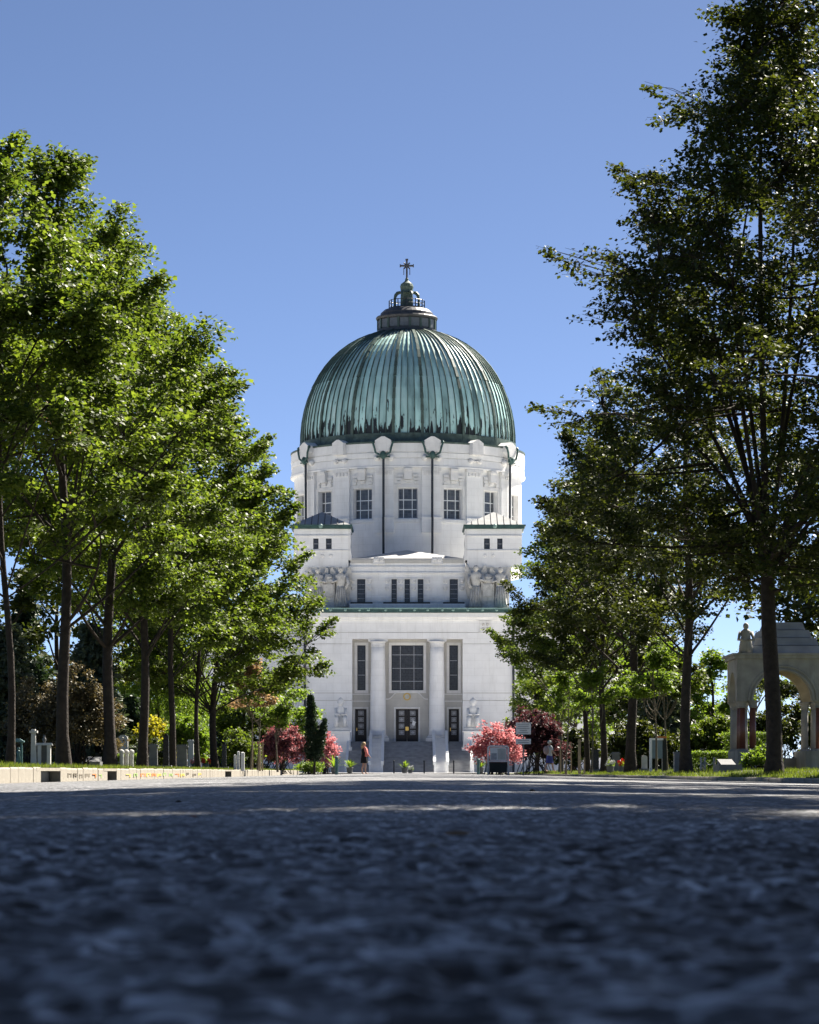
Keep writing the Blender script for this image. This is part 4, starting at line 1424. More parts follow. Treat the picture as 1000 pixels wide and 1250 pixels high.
# carved reliefs between the angels (part of the church front)
for sg in (-1, 1):
    m = MB()
    tx = lambda x: fx(498 + sg * (x - 498))
    YR = YA - 1.2
    xa, xb = sorted((tx(588), tx(604)))
    m.box(xa, xb, YR, YA - 0.01, fz(743), fz(709))
    m.box(xa + 0.2, xb - 0.2, YR - 0.15, YR - 0.003, fz(727), fz(712))
    m.box(xa - 0.25, xb + 0.25, YR - 0.12, YA - 0.01, fz(709) + 0.003, fz(706))
    c = (xa + xb) / 2
    m.lathe([(0.55, fz(706)), (0.6, fz(703)), (0.35, fz(699.5)), (0.05, fz(698))], (c, YR + 0.5, 0), 10)
    m.box(xa - 0.9, xb + 0.9, YR - 0.1, YA - 0.02, fz(743), fz(737))
    m.build('carved_tablet', 'carving', CH)


def angel(label, x, ybot, ytop, Y, face=1):
    s = F / Y
    cx, z0, z1 = (x - CX) / s, fz(ybot, Y), fz(ytop, Y)
    H = z1 - z0
    t = thing('angel_statue', label, 'statue', (cx, Y, z0), 'angel statues on the church attic')
    m = MB()
    m.lathe([(0.20 * H, 0), (0.17 * H, .05 * H), (0.13 * H, .3 * H), (0.11 * H, .5 * H), (0.13 * H, .68 * H), (0.15 * H, .78 * H), (0.06 * H, .835 * H), (0.045 * H, .87 * H)], (cx, Y, z0), 12, sy=0.75)
    m.sphere((cx, Y - 0.03 * H, z0 + .925 * H), .07 * H, 10, 8, 1.1)
    for k in range(5):
        a = -0.9 + 0.45 * k
        m.tube([(cx + .17 * H * math.sin(a), Y - .13 * H * math.cos(a), z0), (cx + .11 * H * math.sin(a), Y - .09 * H * math.cos(a), z0 + .5 * H)], .022 * H, 5)
    m.tube([(cx + face * .14 * H, Y, z0 + .76 * H), (cx + face * .2 * H, Y - .1 * H, z0 + .6 * H), (cx + face * .1 * H, Y - .17 * H, z0 + .66 * H)], [.05 * H, .042 * H, .035 * H], 7)
    m.tube([(cx - face * .14 * H, Y, z0 + .76 * H), (cx - face * .19 * H, Y - .06 * H, z0 + .58 * H), (cx - face * .12 * H, Y - .12 * H, z0 + .45 * H)], [.05 * H, .042 * H, .035 * H], 7)
    m.build('robed_body', 'carving', t, True)
    for sg in (-1, 1):
        m = MB()
        out = [(0.03, .55), (.10, .35), (.19, .18), (.24, .4), (.27, .7), (.26, .97), (.21, 1.02), (.15, .9), (.06, .78)]
        poly = [(cx + sg * a * H, z0 + b * H) for a, b in out]
        m.prism(poly if sg > 0 else poly[::-1], Y + .10 * H, Y + .16 * H)
        m.build('wing', 'carving', t)
    return t


angel('weathered stone angel left of the left tablet on the church attic', 388, 741, 693, YA - 1.0)
angel('weathered stone angel right of the left tablet on the church attic', 416, 741, 692, YA - 1.0, -1)
angel('weathered stone angel left of the right tablet on the church attic', 581, 741, 690, YA - 1.0)
angel('weathered stone angel right of the right tablet, half behind the leaves', 611, 741, 692, YA - 1.0, -1)


def stair_statue(label, x, Y):
    s = F / Y
    cx = (x - CX) / s
    t = thing('stone_statue', label, 'statue', (cx, Y, 0), 'statues beside the church steps')
    m = MB()
    m.box(cx - 1.25, cx + 1.25, Y - 1.1, Y + 1.1, -0.15, fz(912, Y), 0.08, 0.08)
    m.box(cx - 1.05, cx + 1.05, Y - 1.0, Y + 1.0, fz(912, Y), fz(894, Y), 0.1, 0.1)
    m.box(cx - 1.1, cx + 1.1, Y - 1.05, Y + 1.05, fz(894, Y), fz(892.5, Y))
    m.build('pedestal', 'facade', t)
    m = MB()
    zb, zt_ = fz(892.5, Y), fz(852, Y)
    H = zt_ - zb
    m.box(cx - 0.27 * H, cx + 0.27 * H, Y - .2 * H, Y + .2 * H, zb + .003, zb + .12 * H, 0.05, 0.05)
    m.lathe([(.22 * H, .12 * H), (.19 * H, .3 * H), (.13 * H, .42 * H), (.125 * H, .55 * H), (.135 * H, .66 * H), (.09 * H, .74 * H), (.06 * H, .77 * H)], (cx, Y, zb), 14, sy=.8)
    m.sphere((cx, Y - .02 * H, zb + .84 * H), .085 * H, 10, 8, 1.15)
    m.lathe([(.11 * H, .84 * H), (.115 * H, .9 * H), (.07 * H, .97 * H), (.01, 1.02 * H)], (cx, Y + .02 * H, zb), 12)
    for sg in (-1, 1):
        m.tube([(cx + sg * .13 * H, Y, zb + .68 * H), (cx + sg * .155 * H, Y - .08 * H, zb + .5 * H), (cx + sg * .05 * H, Y - .2 * H, zb + .5 * H)], [.06 * H, .05 * H, .04 * H], 8)
        m.tube([(cx + sg * .12 * H, Y - .1 * H, zb + .42 * H), (cx + sg * .13 * H, Y - .26 * H, zb + .36 * H), (cx + sg * .12 * H, Y - .26 * H, zb + .12 * H)], [.08 * H, .07 * H, .05 * H], 8)
    m.build('seated_figure', 'statue_white', t, True)


stair_statue('white stone figure on a pedestal left of the church steps', 416, YF - 3)
stair_statue('white stone figure on a pedestal right of the church steps', 577.5, YF - 3)
# ------------------------------------------------------------------ vegetation
LEAF = np.array([(0, 0, 0), (0.52, 0.32, 0.05), (0.30, 0.72, 0.02), (0, 1.0, -0.04), (-0.30, 0.72, 0.02), (-0.52, 0.32, 0.05), (0, 0.42, -0.05)])
LEAF_T = np.array([(0, 1, 6), (1, 2, 6), (2, 3, 6), (3, 4, 6), (4, 5, 6), (5, 0, 6)])
LEAF4 = np.array([(0, 0, 0), (0.5, 0.42, 0.06), (0, 1.0, -0.03), (-0.5, 0.42, 0.06)])
LEAF4_T = np.array([(0, 1, 2), (0, 2, 3)])
NEEDLE = np.array([(-0.12, 0, 0), (0.12, 0, 0), (0.0, 1.0, 0.0)])
NEEDLE_T = np.array([(0, 1, 2)])


def norm(a):
    return a / np.maximum(np.linalg.norm(a, axis=-1, keepdims=True), 1e-9)


def leaves_mesh(name, P, N, D, size, shape=LEAF, tris=LEAF_T):
    """P positions, N normals, D pointing directions, size per leaf"""
    N = norm(N)
    D = norm(D - N * np.sum(D * N, -1, keepdims=True))
    W = np.cross(D, N)
    V = P[:, None, :] + size[:, None, None] * (shape[None, :, 0:1] * W[:, None, :] + shape[None, :, 1:2] * D[:, None, :] + shape[None, :, 2:3] * N[:, None, :])
    n, k = len(P), len(shape)
    T = (tris[None] + (np.arange(n) * k)[:, None, None]).reshape(-1, 3)
    return fast_mesh(name, V.reshape(-1, 3), T)


def rand_dir(r, n):
    return norm(r.standard_normal((n, 3)))


def spray(r, C, O, n_each, rad, flat_=0.38, up=1.0, droop=0.25):
    """leaf sprays round the cluster centres C pointing along O"""
    n = len(C)
    tot = n * n_each
    idx = np.repeat(np.arange(n), n_each)
    rc = (rad if hasattr(rad, '__len__') else np.full(n, rad))[idx][:, None]
    q = rand_dir(r, tot) * (r.random((tot, 1)) ** 0.45)
    q[:, 2] *= flat_
    o = O[idx]
    along = (r.random((tot, 1)) - 0.35) * 0.7
    P = C[idx] + q * rc + o * along * rc
    P[:, 2] -= droop * rc[:, 0] * (q[:, 0] ** 2 + q[:, 1] ** 2) * 0.6
    N = np.array([[0, 0, up]]) + 0.62 * r.standard_normal((tot, 3)) + 0.25 * o
    D = 0.7 * o + 0.9 * rand_dir(r, tot) + np.array([[0, 0, -0.35]])
    return P, N, D


class TubeBag:
    """many thin branch tubes collected into one mesh"""
    def __init__(self):
        self.V, self.T, self.n = [], [], 0

    def add(self, pts, rad, sides=4):
        pts = np.asarray(pts, float)
        m = len(pts)
        d = np.gradient(pts, axis=0)
        d = norm(d)
        ref = np.array([0.31, 0.93, 0.2])
        u = norm(np.cross(d, ref))
        w = np.cross(u, d)
        a = np.arange(sides) * 2 * np.pi / sides
        rad = np.asarray(rad, float).reshape(-1, 1, 1)
        ring = pts[:, None] + rad * (np.cos(a)[None, :, None] * u[:, None] + np.sin(a)[None, :, None] * w[:, None])
        self.V.append(ring.reshape(-1, 3))
        i = np.arange(m - 1)[:, None] * sides
        k = np.arange(sides)[None]
        k2 = (k + 1) % sides
        q = np.stack([i + k, i + k2, i + sides + k2, i + sides + k], -1).reshape(-1, 4) + self.n
        self.T.append(q)
        self.n += m * sides

    def mesh(self, name):
        return fast_mesh(name, np.concatenate(self.V), np.concatenate(self.T), True)


def bez(a, b, c, n):
    t = np.linspace(0, 1, n)[:, None]
    return (1 - t) ** 2 * a + 2 * t * (1 - t) * b + t * t * c


def make_tree(label, base, H, zb, R, tr, seed, leaf='leaf', n_clus=300, per=85, lsize=0.155, peak=0.35, power=1.7, name='avenue_tree', cat='tree', group=None,
              lean=(0, 0), shift=(0, 0), fork=None, bark='bark', shoots=26, sparse=None, crad=0.85, shape=None, inner=0.30, top_r=0.0, lobs=0.7, nlimb=None, clump=8.0):
    """tapered trunk, limbs, twigs and a crown of leaf sprays"""
    r = np.random.default_rng(seed)
    base = np.array(base, float)
    root = thing(name, label, cat, tuple(base), group)
    # --- cluster centres inside an uneven envelope (local coordinates)
    ph = r.random(6) * 6.283

    def env(t, a):
        up = np.clip((t - peak) / (1 - peak), 0, 1)
        lo = np.clip(t / peak, 0, 1)
        s = np.where(t < peak, 0.30 + 0.70 * np.sqrt(lo), top_r + (1 - top_r) * (1 - up ** power))
        lob = 1 + lobs * 0.16 * np.sin(3 * a + ph[0] + 5 * t) + lobs * 0.12 * np.sin(5 * a + ph[1] - 9 * t) + lobs * 0.10 * np.sin(2 * a + ph[2] + 14 * t)
        return R * s * lob

    # clumps first, then the sprays inside each clump
    ns = max(8, int(n_clus / clump))
    tt = r.random(ns * 6)
    aa = r.random(ns * 6) * 6.283
    e = env(tt, aa)
    keep = r.random(len(tt)) < (e / (R * 1.15)) ** 1.3
    tt, aa, e = tt[keep][:ns], aa[keep][:ns], e[keep][:ns]
    # leading shoots at the tip
    tt = np.concatenate([tt, np.array([0.80, 0.88, 0.95, 0.99])])
    aa = np.concatenate([aa, r.random(4) * 6.283])
    e = np.concatenate([e, np.array([0.22, 0.16, 0.10, 0.04]) * R])
    ns = len(tt)
    cr = 0.17 * R * (0.75 + 0.6 * r.random(ns))
    fr = inner + (1 - inner) * r.random(ns) ** 0.5
    rr_ = np.maximum(e * fr - 0.55 * cr * (fr > 0.6), 0.1)
    zz = zb + 0.3 + tt * (H - zb - 0.6)
    hh = (zz / H)[:, None]
    SC = np.concatenate([np.stack([np.cos(aa), np.sin(aa)], -1) * rr_[:, None] + np.array([shift]) * np.clip((hh - 0.2) * 1.3, 0, 1), zz[:, None]], 1)
    per_c = int(round(n_clus / ns))
    ci = np.repeat(np.arange(ns), per_c)
    g = rand_dir(r, len(ci)) * (0.35 + 0.75 * r.random((len(ci), 1)) ** 0.6)
    g[:, 2] *= 0.62
    g[:, 2] += 0.12
    C = SC[ci] + g * cr[ci][:, None]
    C[:, 2] = np.minimum(C[:, 2], H - 0.1)
    tt, aa, e, fr = tt[ci], aa[ci], e[ci], fr[ci]
    O = norm(np.stack([np.cos(aa), np.sin(aa), 0.25 + 0.9 * (tt - 0.3)], -1) + 0.8 * g)
    rad = crad * (0.5 + 0.5 * r.random(len(C)))
    # --- shoots sticking out of the outline
    sc_, so_, sr_ = [], [], []
    ok_ = np.nonzero(fr > 0.78)[0]
    ssel = r.choice(ok_, min(shoots, len(ok_)), replace=False)
    for i in ssel:
        d = norm((O[i] + np.array([0, 0, 0.55]) + 0.25 * r.standard_normal(3))[None])[0]
        st = C[i]
        L = 0.5 + 0.8 * r.random()
        for k in (0.35, 0.75, 1.1):
            sc_.append(st + d * L * k); so_.append(d); sr_.append(crad * (0.66 - 0.2 * k))
    if shoots:
        ci = np.concatenate([ci, np.repeat(ci[ssel], 3)]); C = np.concatenate([C, np.array(sc_)]); O = np.concatenate([O, np.array(so_)]); rad = np.concatenate([rad, np.array(sr_)])
    # --- trunk
    tb = TubeBag()
    zt = fork if fork else zb + (H - zb) * 0.72
    k = 14
    tz = np.linspace(-0.15, zt, k)
    wob = 0.08 * np.stack([np.sin(tz * 0.7 + ph[3]), np.cos(tz * 0.55 + ph[4])], -1)
    wob -= wob[0]
    f = np.clip(tz / H, 0, 1)[:, None]
    tp = np.concatenate([wob + np.array([shift]) * np.clip((f - 0.2) * 1.0, 0, 1) + np.array([lean]) * tz[:, None], tz[:, None]], 1)
    trd = tr * (1 - 0.75 * (tz / zt).clip(0, 1) ** (1.0 if not fork else 3) * (0.9 if not fork else 0.25)) + tr * 0.45 * np.exp(-(tz + 0.15) / 0.28)
    tb.add(tp, trd, 12)
    # --- limbs
    limb_pts, limb_ids = [], []
    cand = r.permutation(ns)[:nlimb or 22]
    for j, i in enumerate(cand):
        tip = SC[i]
        if fork:
            z0 = fork * (0.88 + 0.12 * r.random())
        else:
            z0 = min(max(zb - 0.6, tip[2] - 0.75 * np.linalg.norm(tip[:2]) - 1.0), zt - 0.3)
        j0 = np.array([np.interp(z0, tz, tp[:, 0]), np.interp(z0, tz, tp[:, 1]), z0])
        mid = (j0 + tip) / 2 + np.array([0, 0, -0.06 * np.linalg.norm(tip - j0)]) + 0.35 * r.standard_normal(3)
        if fork:
            mid = j0 + (tip - j0) * np.array([0.28, 0.28, 0.55]) + 0.3 * r.standard_normal(3)
        pts = bez(j0, mid, tip, 9)
        r0 = (0.30 if not fork else 0.42) * tr * (0.7 + 0.5 * r.random())
        tb.add(pts, np.linspace(r0, 0.022, 9), 6)
        limb_pts.append(bez(j0, mid, tip, 26)[5:])
    LP = np.concatenate(limb_pts + [tp[tz > zb - 0.5]])
    # --- twigs to the sprays
    bb = TubeBag() if n_clus >= 200 else tb
    for i in range(ns):
        c = SC[i]
        d2 = np.sum((LP - c) ** 2, 1) + np.where(np.linalg.norm(LP[:, :2], axis=1) > np.linalg.norm(c[:2]) + 0.2, 6.0, 0) + np.where(LP[:, 2] > c[2] + 0.3, 4.0, 0)
        a = LP[np.argmin(d2)]
        mid = (a + c) / 2 + 0.10 * r.standard_normal(3) * np.linalg.norm(c - a)
        tb.add(bez(a, mid, c, 6), np.linspace(0.045, 0.016, 6), 4)
    for i in range(len(C)):
        c, a = C[i], SC[ci[i]]
        pts = bez(a, (a + c) / 2 + 0.10 * r.standard_normal(3) * np.linalg.norm(c - a), c + O[i] * rad[i] * 0.5, 4)
        bb.add(pts, np.linspace(0.016, 0.006, 4), 3)
        e2 = c + (rand_dir(r, 1)[0] * np.array([1, 1, .4]) + O[i] * 0.6) * rad[i] * 0.75
        bb.add(bez(pts[1], (pts[2] + e2) / 2, e2, 3), (0.009, 0.007, 0.005), 3)
    link_mesh('trunk', tb.mesh('trunk'), bark, root)
    if bb is not tb:
        link_mesh('branches', bb.mesh('branches'), bark, root)
    # --- leaves
    ne = np.full(len(C), per)
    if sparse is not None:
        keepm = sparse(C + base, r)
        P, N, D = [], [], []
        for frac in (1.0, 0.6, 0.3):
            s_ = np.isclose(keepm, frac)
            if s_.any():
                p, n_, d_ = spray(r, C[s_], O[s_], max(4, int(per * frac)), rad[s_] * (1 if frac == 1 else 0.8))
                P.append(p); N.append(n_); D.append(d_)
        P, N, D = np.concatenate(P), np.concatenate(N), np.concatenate(D)
    else:
        P, N, D = spray(r, C, O, per, rad)
    sz = lsize * (0.65 + 0.6 * r.random(len(P)))
    sh, tr_ = shape or (LEAF4, LEAF4_T)
    crown = link_mesh('crown', leaves_mesh('crown', P, N, D, sz, sh, tr_), leaf, root)
    return root


def blob(label, name, cat, base, rx, ry, h, n_clus, per, lsize, leaf, seed, group=None, z0=0.15, shape=None, stem=True, crad=0.35, up=0.6, top=0.6, mats=None):
    """shrub: leaf sprays through an uneven rounded volume on a few stems"""
    r = np.random.default_rng(seed)
    base = np.array(base, float)
    root = thing(name, label, cat, tuple(base), group)
    d = rand_dir(r, n_clus)
    d[:, 2] = np.abs(d[:, 2]) * 1.0 - 0.35 * (r.random(n_clus) < 0.3)
    fr = 0.45 + 0.55 * r.random((n_clus, 1)) ** 0.5
    lob = 1 + 0.16 * np.sin(4 * np.arctan2(d[:, 1], d[:, 0]) + r.random() * 6 + 3 * d[:, 2])[:, None]
    C = d * fr * lob * np.array([[rx, ry, h * top]])
    C[:, 2] += h * (1 - top)
    C[:, 2] = np.maximum(C[:, 2], z0)
    O = norm(d + np.array([[0, 0, 0.4]]))
    rad = crad * (0.7 + 0.6 * r.random(n_clus))
    P, N, D = spray(r, C, O, per, rad, 0.6, up)
    sz = lsize * (0.65 + 0.6 * r.random(len(P)))
    sh, tr_ = shape or (LEAF4, LEAF4_T)
    tb = TubeBag()
    for i in range(min(n_clus, 26)):
        s0 = np.array([0.3 * rx * r.standard_normal(), 0.3 * ry * r.standard_normal(), -0.1])
        tb.add(bez(s0, np.array([C[i, 0] * 0.45, C[i, 1] * 0.45, C[i, 2] * 0.6]), C[i], 5), np.linspace(0.028, 0.008, 5), 4)
    link_mesh('stems', tb.mesh('stems'), 'bark', root)
    link_mesh('foliage', leaves_mesh('foliage', P, N, D, sz, sh, tr_), leaf, root)
    return root


def conifer(label, base, H, R, seed, leaf='leaf_conifer', n=560, per=30, name='conifer', droop=0.35, nsize=0.22, zb=0.4, power=0.9, group=None):
    r = np.random.default_rng(seed)
    base = np.array(base, float)
    root = thing(name, label, 'tree', tuple(base), group)
    t = r.random(n) ** 1.25
    a = r.random(n) * 6.283
    fr = 0.25 + 0.75 * r.random(n) ** 0.6
    rr = R * (1 - t) ** power * fr * (1 + 0.2 * np.sin(a * 5 + t * 30))
    z = zb + t * (H - zb) - droop * rr
    C = np.stack([np.cos(a) * rr, np.sin(a) * rr, np.maximum(z, 0.2)], -1)
    O = norm(np.stack([np.cos(a), np.sin(a), -droop * 0.8 + 0 * a], -1))
    P, N, D = spray(r, C, O, per, 0.10 * R + 0.12, 0.5, 0.8)
    D = O.repeat(per, 0) + 0.6 * rand_dir(r, len(P))
    sz = nsize * (0.7 + 0.6 * r.random(len(P)))
    tb = TubeBag()
    tb.add(np.stack([np.zeros(6), np.zeros(6), np.linspace(-0.1, H * 0.97, 6)], -1), np.linspace(0.03 * R + 0.05, 0.02, 6), 8)
    for i in range(0, n, 6):
        tb.add(bez(np.array([0, 0, C[i, 2] + droop * 0.7 * rr[i]]), C[i] * np.array([.5, .5, 1]) + np.array([0, 0, 0.1]), C[i], 3), (0.03, 0.02, 0.008), 3)
    link_mesh('trunk', tb.mesh('trunk'), 'bark', root)
    link_mesh('crown', leaves_mesh('crown', P, N, D, sz, np.array([(-.28, 0, 0), (.28, 0, 0), (.1, 1, 0), (-.1, 1, 0)]), np.array([(0, 1, 2), (0, 2, 3)])), leaf, root)
    return root


def willow(label, base, H, R, seed, leaf='leaf_light', strands=260, per=70):
    r = np.random.default_rng(seed)
    base = np.array(base, float)
    root = thing('weeping_tree', label, 'tree', tuple(base))
    tb = TubeBag()
    tb.add(np.stack([0.1 * np.sin(np.arange(6)), np.zeros(6), np.linspace(-0.1, H * 0.7, 6)], -1), np.linspace(0.22, 0.08, 6), 8)
    P, D = [], []
    for i in range(strands):
        a = r.random() * 6.283
        q = R * r.random() ** 0.6
        zt = H * (1 - 0.35 * (q / R) ** 2) - 0.6 * r.random()
        L = (zt - 0.6) * (0.35 + 0.5 * r.random())
        n = per
        s = r.random(n)
        x = q * math.cos(a) + 0.12 * np.sin(s * 3 + i) + 0.06 * r.standard_normal(n)
        y = q * math.sin(a) + 0.12 * np.cos(s * 2 + i) + 0.06 * r.standard_normal(n)
        P.append(np.stack([x, y, zt - s * L], -1))
        tb.add(bez(np.array([0, 0, H * 0.6]), np.array([q * math.cos(a) * .6, q * math.sin(a) * .6, zt + 0.5]), np.array([q * math.cos(a), q * math.sin(a), zt]), 4), np.linspace(.05, .012, 4), 3)
    P = np.concatenate(P)
    D = np.array([[0, 0, -1.0]]) + 0.45 * r.standard_normal((len(P), 3))
    N = r.standard_normal((len(P), 3)) + np.array([[0, 0, 0.3]])
    link_mesh('trunk', tb.mesh('trunk'), 'bark', root)
    link_mesh('crown', leaves_mesh('crown', P, N, D, 0.2 * (0.7 + 0.5 * r.random(len(P))), LEAF4 * np.array([0.55, 1, 1]), LEAF4_T), leaf, root)


# --- the avenue: left row
LG, RG = 'avenue trees left of the road', 'avenue trees right of the road'
XL, XR_ = -10.0, 10.0
left = [  # x in photo, height, crown base, radius, trunk radius, label
    (12, 15.5, 4.4, 4.5, 0.10, 'slim trunked green tree at the left edge, first of the left row', (-0.4, 0)),
    (78, 17.9, 4.6, 4.5, 0.185, 'tall green avenue tree in front of the brown shrub, second of the left row', (-0.3, 0)),
    (135, 18.3, 4.6, 4.7, 0.20, 'thick trunked green tree, third of the left row, by the lit posts', (0.2, 0)),
    (173, 17.6, 4.7, 4.6, 0.185, 'green avenue tree with a flared foot, fourth of the left row', (0.3, 0)),
    (210, 18.0, 4.4, 4.3, 0.145, 'green avenue tree beside the black stele, fifth of the left row', (0.3, 0)),
    (242, 15.6, 4.0, 4.7, 0.115, 'thin trunked green tree, sixth of the left row', (0.2, 0)),
    (262, 13.8, 3.5, 6.2, 0.20, 'stout trunked green tree, last of the left row before the church', (0.5, 0)),
]
for i, (x, H, zb, R, tr, lb, sh) in enumerate(left):
    Y = 10 * F / (498 - x)
    lt = make_tree(lb, (XL, Y, LZ1), H, zb, R, tr, 100 + i, 'leaf', 440, 104 if i < 4 else 88, 0.135 if i < 4 else 0.165, group=LG, shift=sh, shoots=40, lean=(0.004 * ((i * 7) % 5 - 2), 0.004), peak=0.35 if i < 6 else 0.25)
    if i == 1:      # a withered bough in the crown
        r = np.random.default_rng(9)
        Cw = np.array([[0.2, -3.7, 9.6], [0.6, -3.6, 9.3], [0.95, -3.5, 9.0], [-0.1, -3.8, 9.9]])
        P_, N_, D_ = spray(r, Cw, norm(Cw * np.array([1, 1, 0.05])), 60, 0.42, 0.6)
        link_mesh('withered_leaves', leaves_mesh('withered_leaves', P_, N_, D_, 0.13 * (0.7 + 0.6 * r.random(len(P_))), LEAF4, LEAF4_T), 'leaf_rose', lt)
# --- right row
def r1_sparse(P, r):
    k = np.ones(len(P))
    px_ = CX + P[:, 0] * F / P[:, 1]
    out = (P[:, 0] < 7.2) & (P[:, 2] > 8.5)
    k[out] = np.where(r.random(out.sum()) < 0.5, 0.3, 0.6)
    mid = (P[:, 0] >= 7.2) & (P[:, 0] < 8.6) & (P[:, 2] > 8.5)
    k[mid] = np.where(r.random(mid.sum()) < 0.4, 0.6, 1.0)
    return k


right = [
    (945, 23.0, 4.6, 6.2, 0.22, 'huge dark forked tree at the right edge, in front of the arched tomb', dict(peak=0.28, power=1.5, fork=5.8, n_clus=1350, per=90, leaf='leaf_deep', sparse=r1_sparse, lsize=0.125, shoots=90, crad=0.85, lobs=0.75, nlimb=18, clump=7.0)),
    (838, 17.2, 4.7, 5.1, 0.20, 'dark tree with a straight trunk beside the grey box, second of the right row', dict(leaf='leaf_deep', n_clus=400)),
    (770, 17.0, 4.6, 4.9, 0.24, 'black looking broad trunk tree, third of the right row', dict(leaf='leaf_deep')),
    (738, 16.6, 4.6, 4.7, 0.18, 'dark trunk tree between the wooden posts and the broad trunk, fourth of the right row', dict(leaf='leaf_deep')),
    (717, 16.5, 3.6, 4.9, 0.165, 'dark trunk tree right behind the wooden posts, fifth of the right row', dict()),
    (685, 17.0, 3.0, 5.0, 0.15, 'pale thin trunk tree beside the walking person, last of the right row', dict(bark='bark_pale')),
]
for i, (x, H, zb, R, tr, lb, kw) in enumerate(right):
    Y = 10 * F / (x - 498)
    a = dict(leaf='leaf', n_clus=370, per=86, lsize=0.135 if i < 3 else 0.155, group=RG, shoots=34)
    a.update(kw)
    make_tree(lb, (XR_, Y, RZ1), H, zb, R, tr, 200 + i, **a)


def copy_tree(o, loc, rz, s, label):
    c = o.copy()
    col.objects.link(c)
    c.location = loc
    c.rotation_euler = (0, 0, rz)
    c.scale = (s, s, s)
    c['label'] = label
    for ch in o.children:
        d = ch.copy()
        col.objects.link(d)
        d.parent = c
    return c


# the right row goes on beside the camera, outside the picture: its shade lies on the road
avenue = [o for o in bpy.data.objects if o.parent is None and o.get('group') == RG]
names = ['nearest', 'second', 'third', 'fourth', 'fifth', 'sixth', 'seventh']
for k, (x, y, s) in enumerate(((8.6, 6, 1.4), (8.8, 14, 1.45), (9.8, 23, 1.5), (12.6, 33, 1.3), (14.0, 43, 1.3), (13.2, 64, 0.9))):
    copy_tree(avenue[0 if y > 60 else 1 + k % 3], (x, y, 0.0), 0.9 * k + 2.2, s, 'avenue tree of the right row beside the camera, %s from it' % names[k])
for k, (x, y, s) in enumerate(((-8.4, -6, 1.1), (-8.4, 4, 1.1), (-8.4, 14, 1.1))):  # unseen trees added on the left to keep skylight off the near road
    copy_tree(avenue[1 + k % 3], (x, y, 0.0), 1.7 * k + 0.4, s, 'unseen tree added for shade left of the camera, %s from it' % names[k])

# --- trees and shrubs behind the rows
BG = 'trees behind the avenue'
G0 = 0.05


def gp(x, Y, z=G0):
    return ((x - CX) * Y / F, Y, z)


bgtrees = [
    (-30, 128, 13, 2.5, 5.0, 'leaf_deep', 'dark leafy tree at the left edge behind the first trunk'),
    (70, 150, 13, 2.6, 5.0, 'leaf_deep', 'dark leafy tree behind the brown shrub'),
    (150, 215, 14, 3.0, 5.6, 'leaf', 'leafy tree behind the third trunk of the left row'),
    (205, 238, 13, 3.0, 5.2, 'leaf', 'leafy tree behind the fifth trunk of the left row'),
    (296, 205, 8.2, 2.6, 3.0, 'leaf', 'small leafy tree over the white posts'),
    (345, 232, 8.4, 2.4, 2.7, 'leaf_light', 'light green small tree above the purple shrub'),
    (700, 235, 12, 1.6, 5.0, 'leaf_light', 'light green tree behind the wooden posts'),
    (655, 228, 7.5, 1.4, 2.6, 'leaf', 'low green tree behind the walking person'),
    (755, 215, 11, 1.4, 4.0, 'leaf_light', 'sunny yellow green tree between two dark trunks'),
    (800, 190, 9, 2.4, 3.8, 'leaf_deep', 'dark tree behind the information stand'),
    (868, 200, 8.4, 1.0, 3.0, 'leaf_light', 'bright green tree left of the arched tomb'),
    (920, 235, 10.5, 1.4, 4.5, 'leaf', 'green tree seen through the tomb arches'),
    (1073, 112, 13, 3.0, 5.0, 'leaf_deep', 'dark tree added right of the arched tomb to shade it'),  # added tree, set here so that its crown shades the tomb
    (1010, 160, 12, 2.6, 5.0, 'leaf_deep', 'dark tree behind the arched tomb at the right edge'),
]
for i, (x, Y, H, zb, R, lf, lb) in enumerate(bgtrees):
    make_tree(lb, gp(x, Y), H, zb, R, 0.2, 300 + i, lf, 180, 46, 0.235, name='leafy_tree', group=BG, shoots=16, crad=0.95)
conifer('dark conifer behind the first trunk at the left edge', gp(30, 138), 8.6, 2.4, 401)
conifer('dark blue green conifer between the third and fourth trunks', gp(160, 172), 4.6, 1.8, 402, n=600)
conifer('grey green fir with hanging twigs left of the third trunk', gp(112, 120), 6.2, 1.9, 403, leaf='leaf_greyfir', n=600, nsize=0.26)
conifer('dark conifer beside the last trunk of the left row', gp(284, 215), 7.2, 2.3, 404)
conifer('grey green drooping conifer behind the information stand', gp(806, 165), 7.6, 2.4, 405, leaf='leaf_greyfir', n=520, nsize=0.3, droop=0.7)
conifer('grey green fir at the left edge behind the grave', gp(12, 112), 5.8, 1.7, 406, leaf='leaf_greyfir', n=500)
willow('pale green weeping tree behind the third and fourth trunks', gp(192, 196), 9.6, 3.4, 407)
willow('weeping tree with hanging twigs beside the fifth trunk', gp(232, 222), 8.4, 2.8, 408, strands=160)

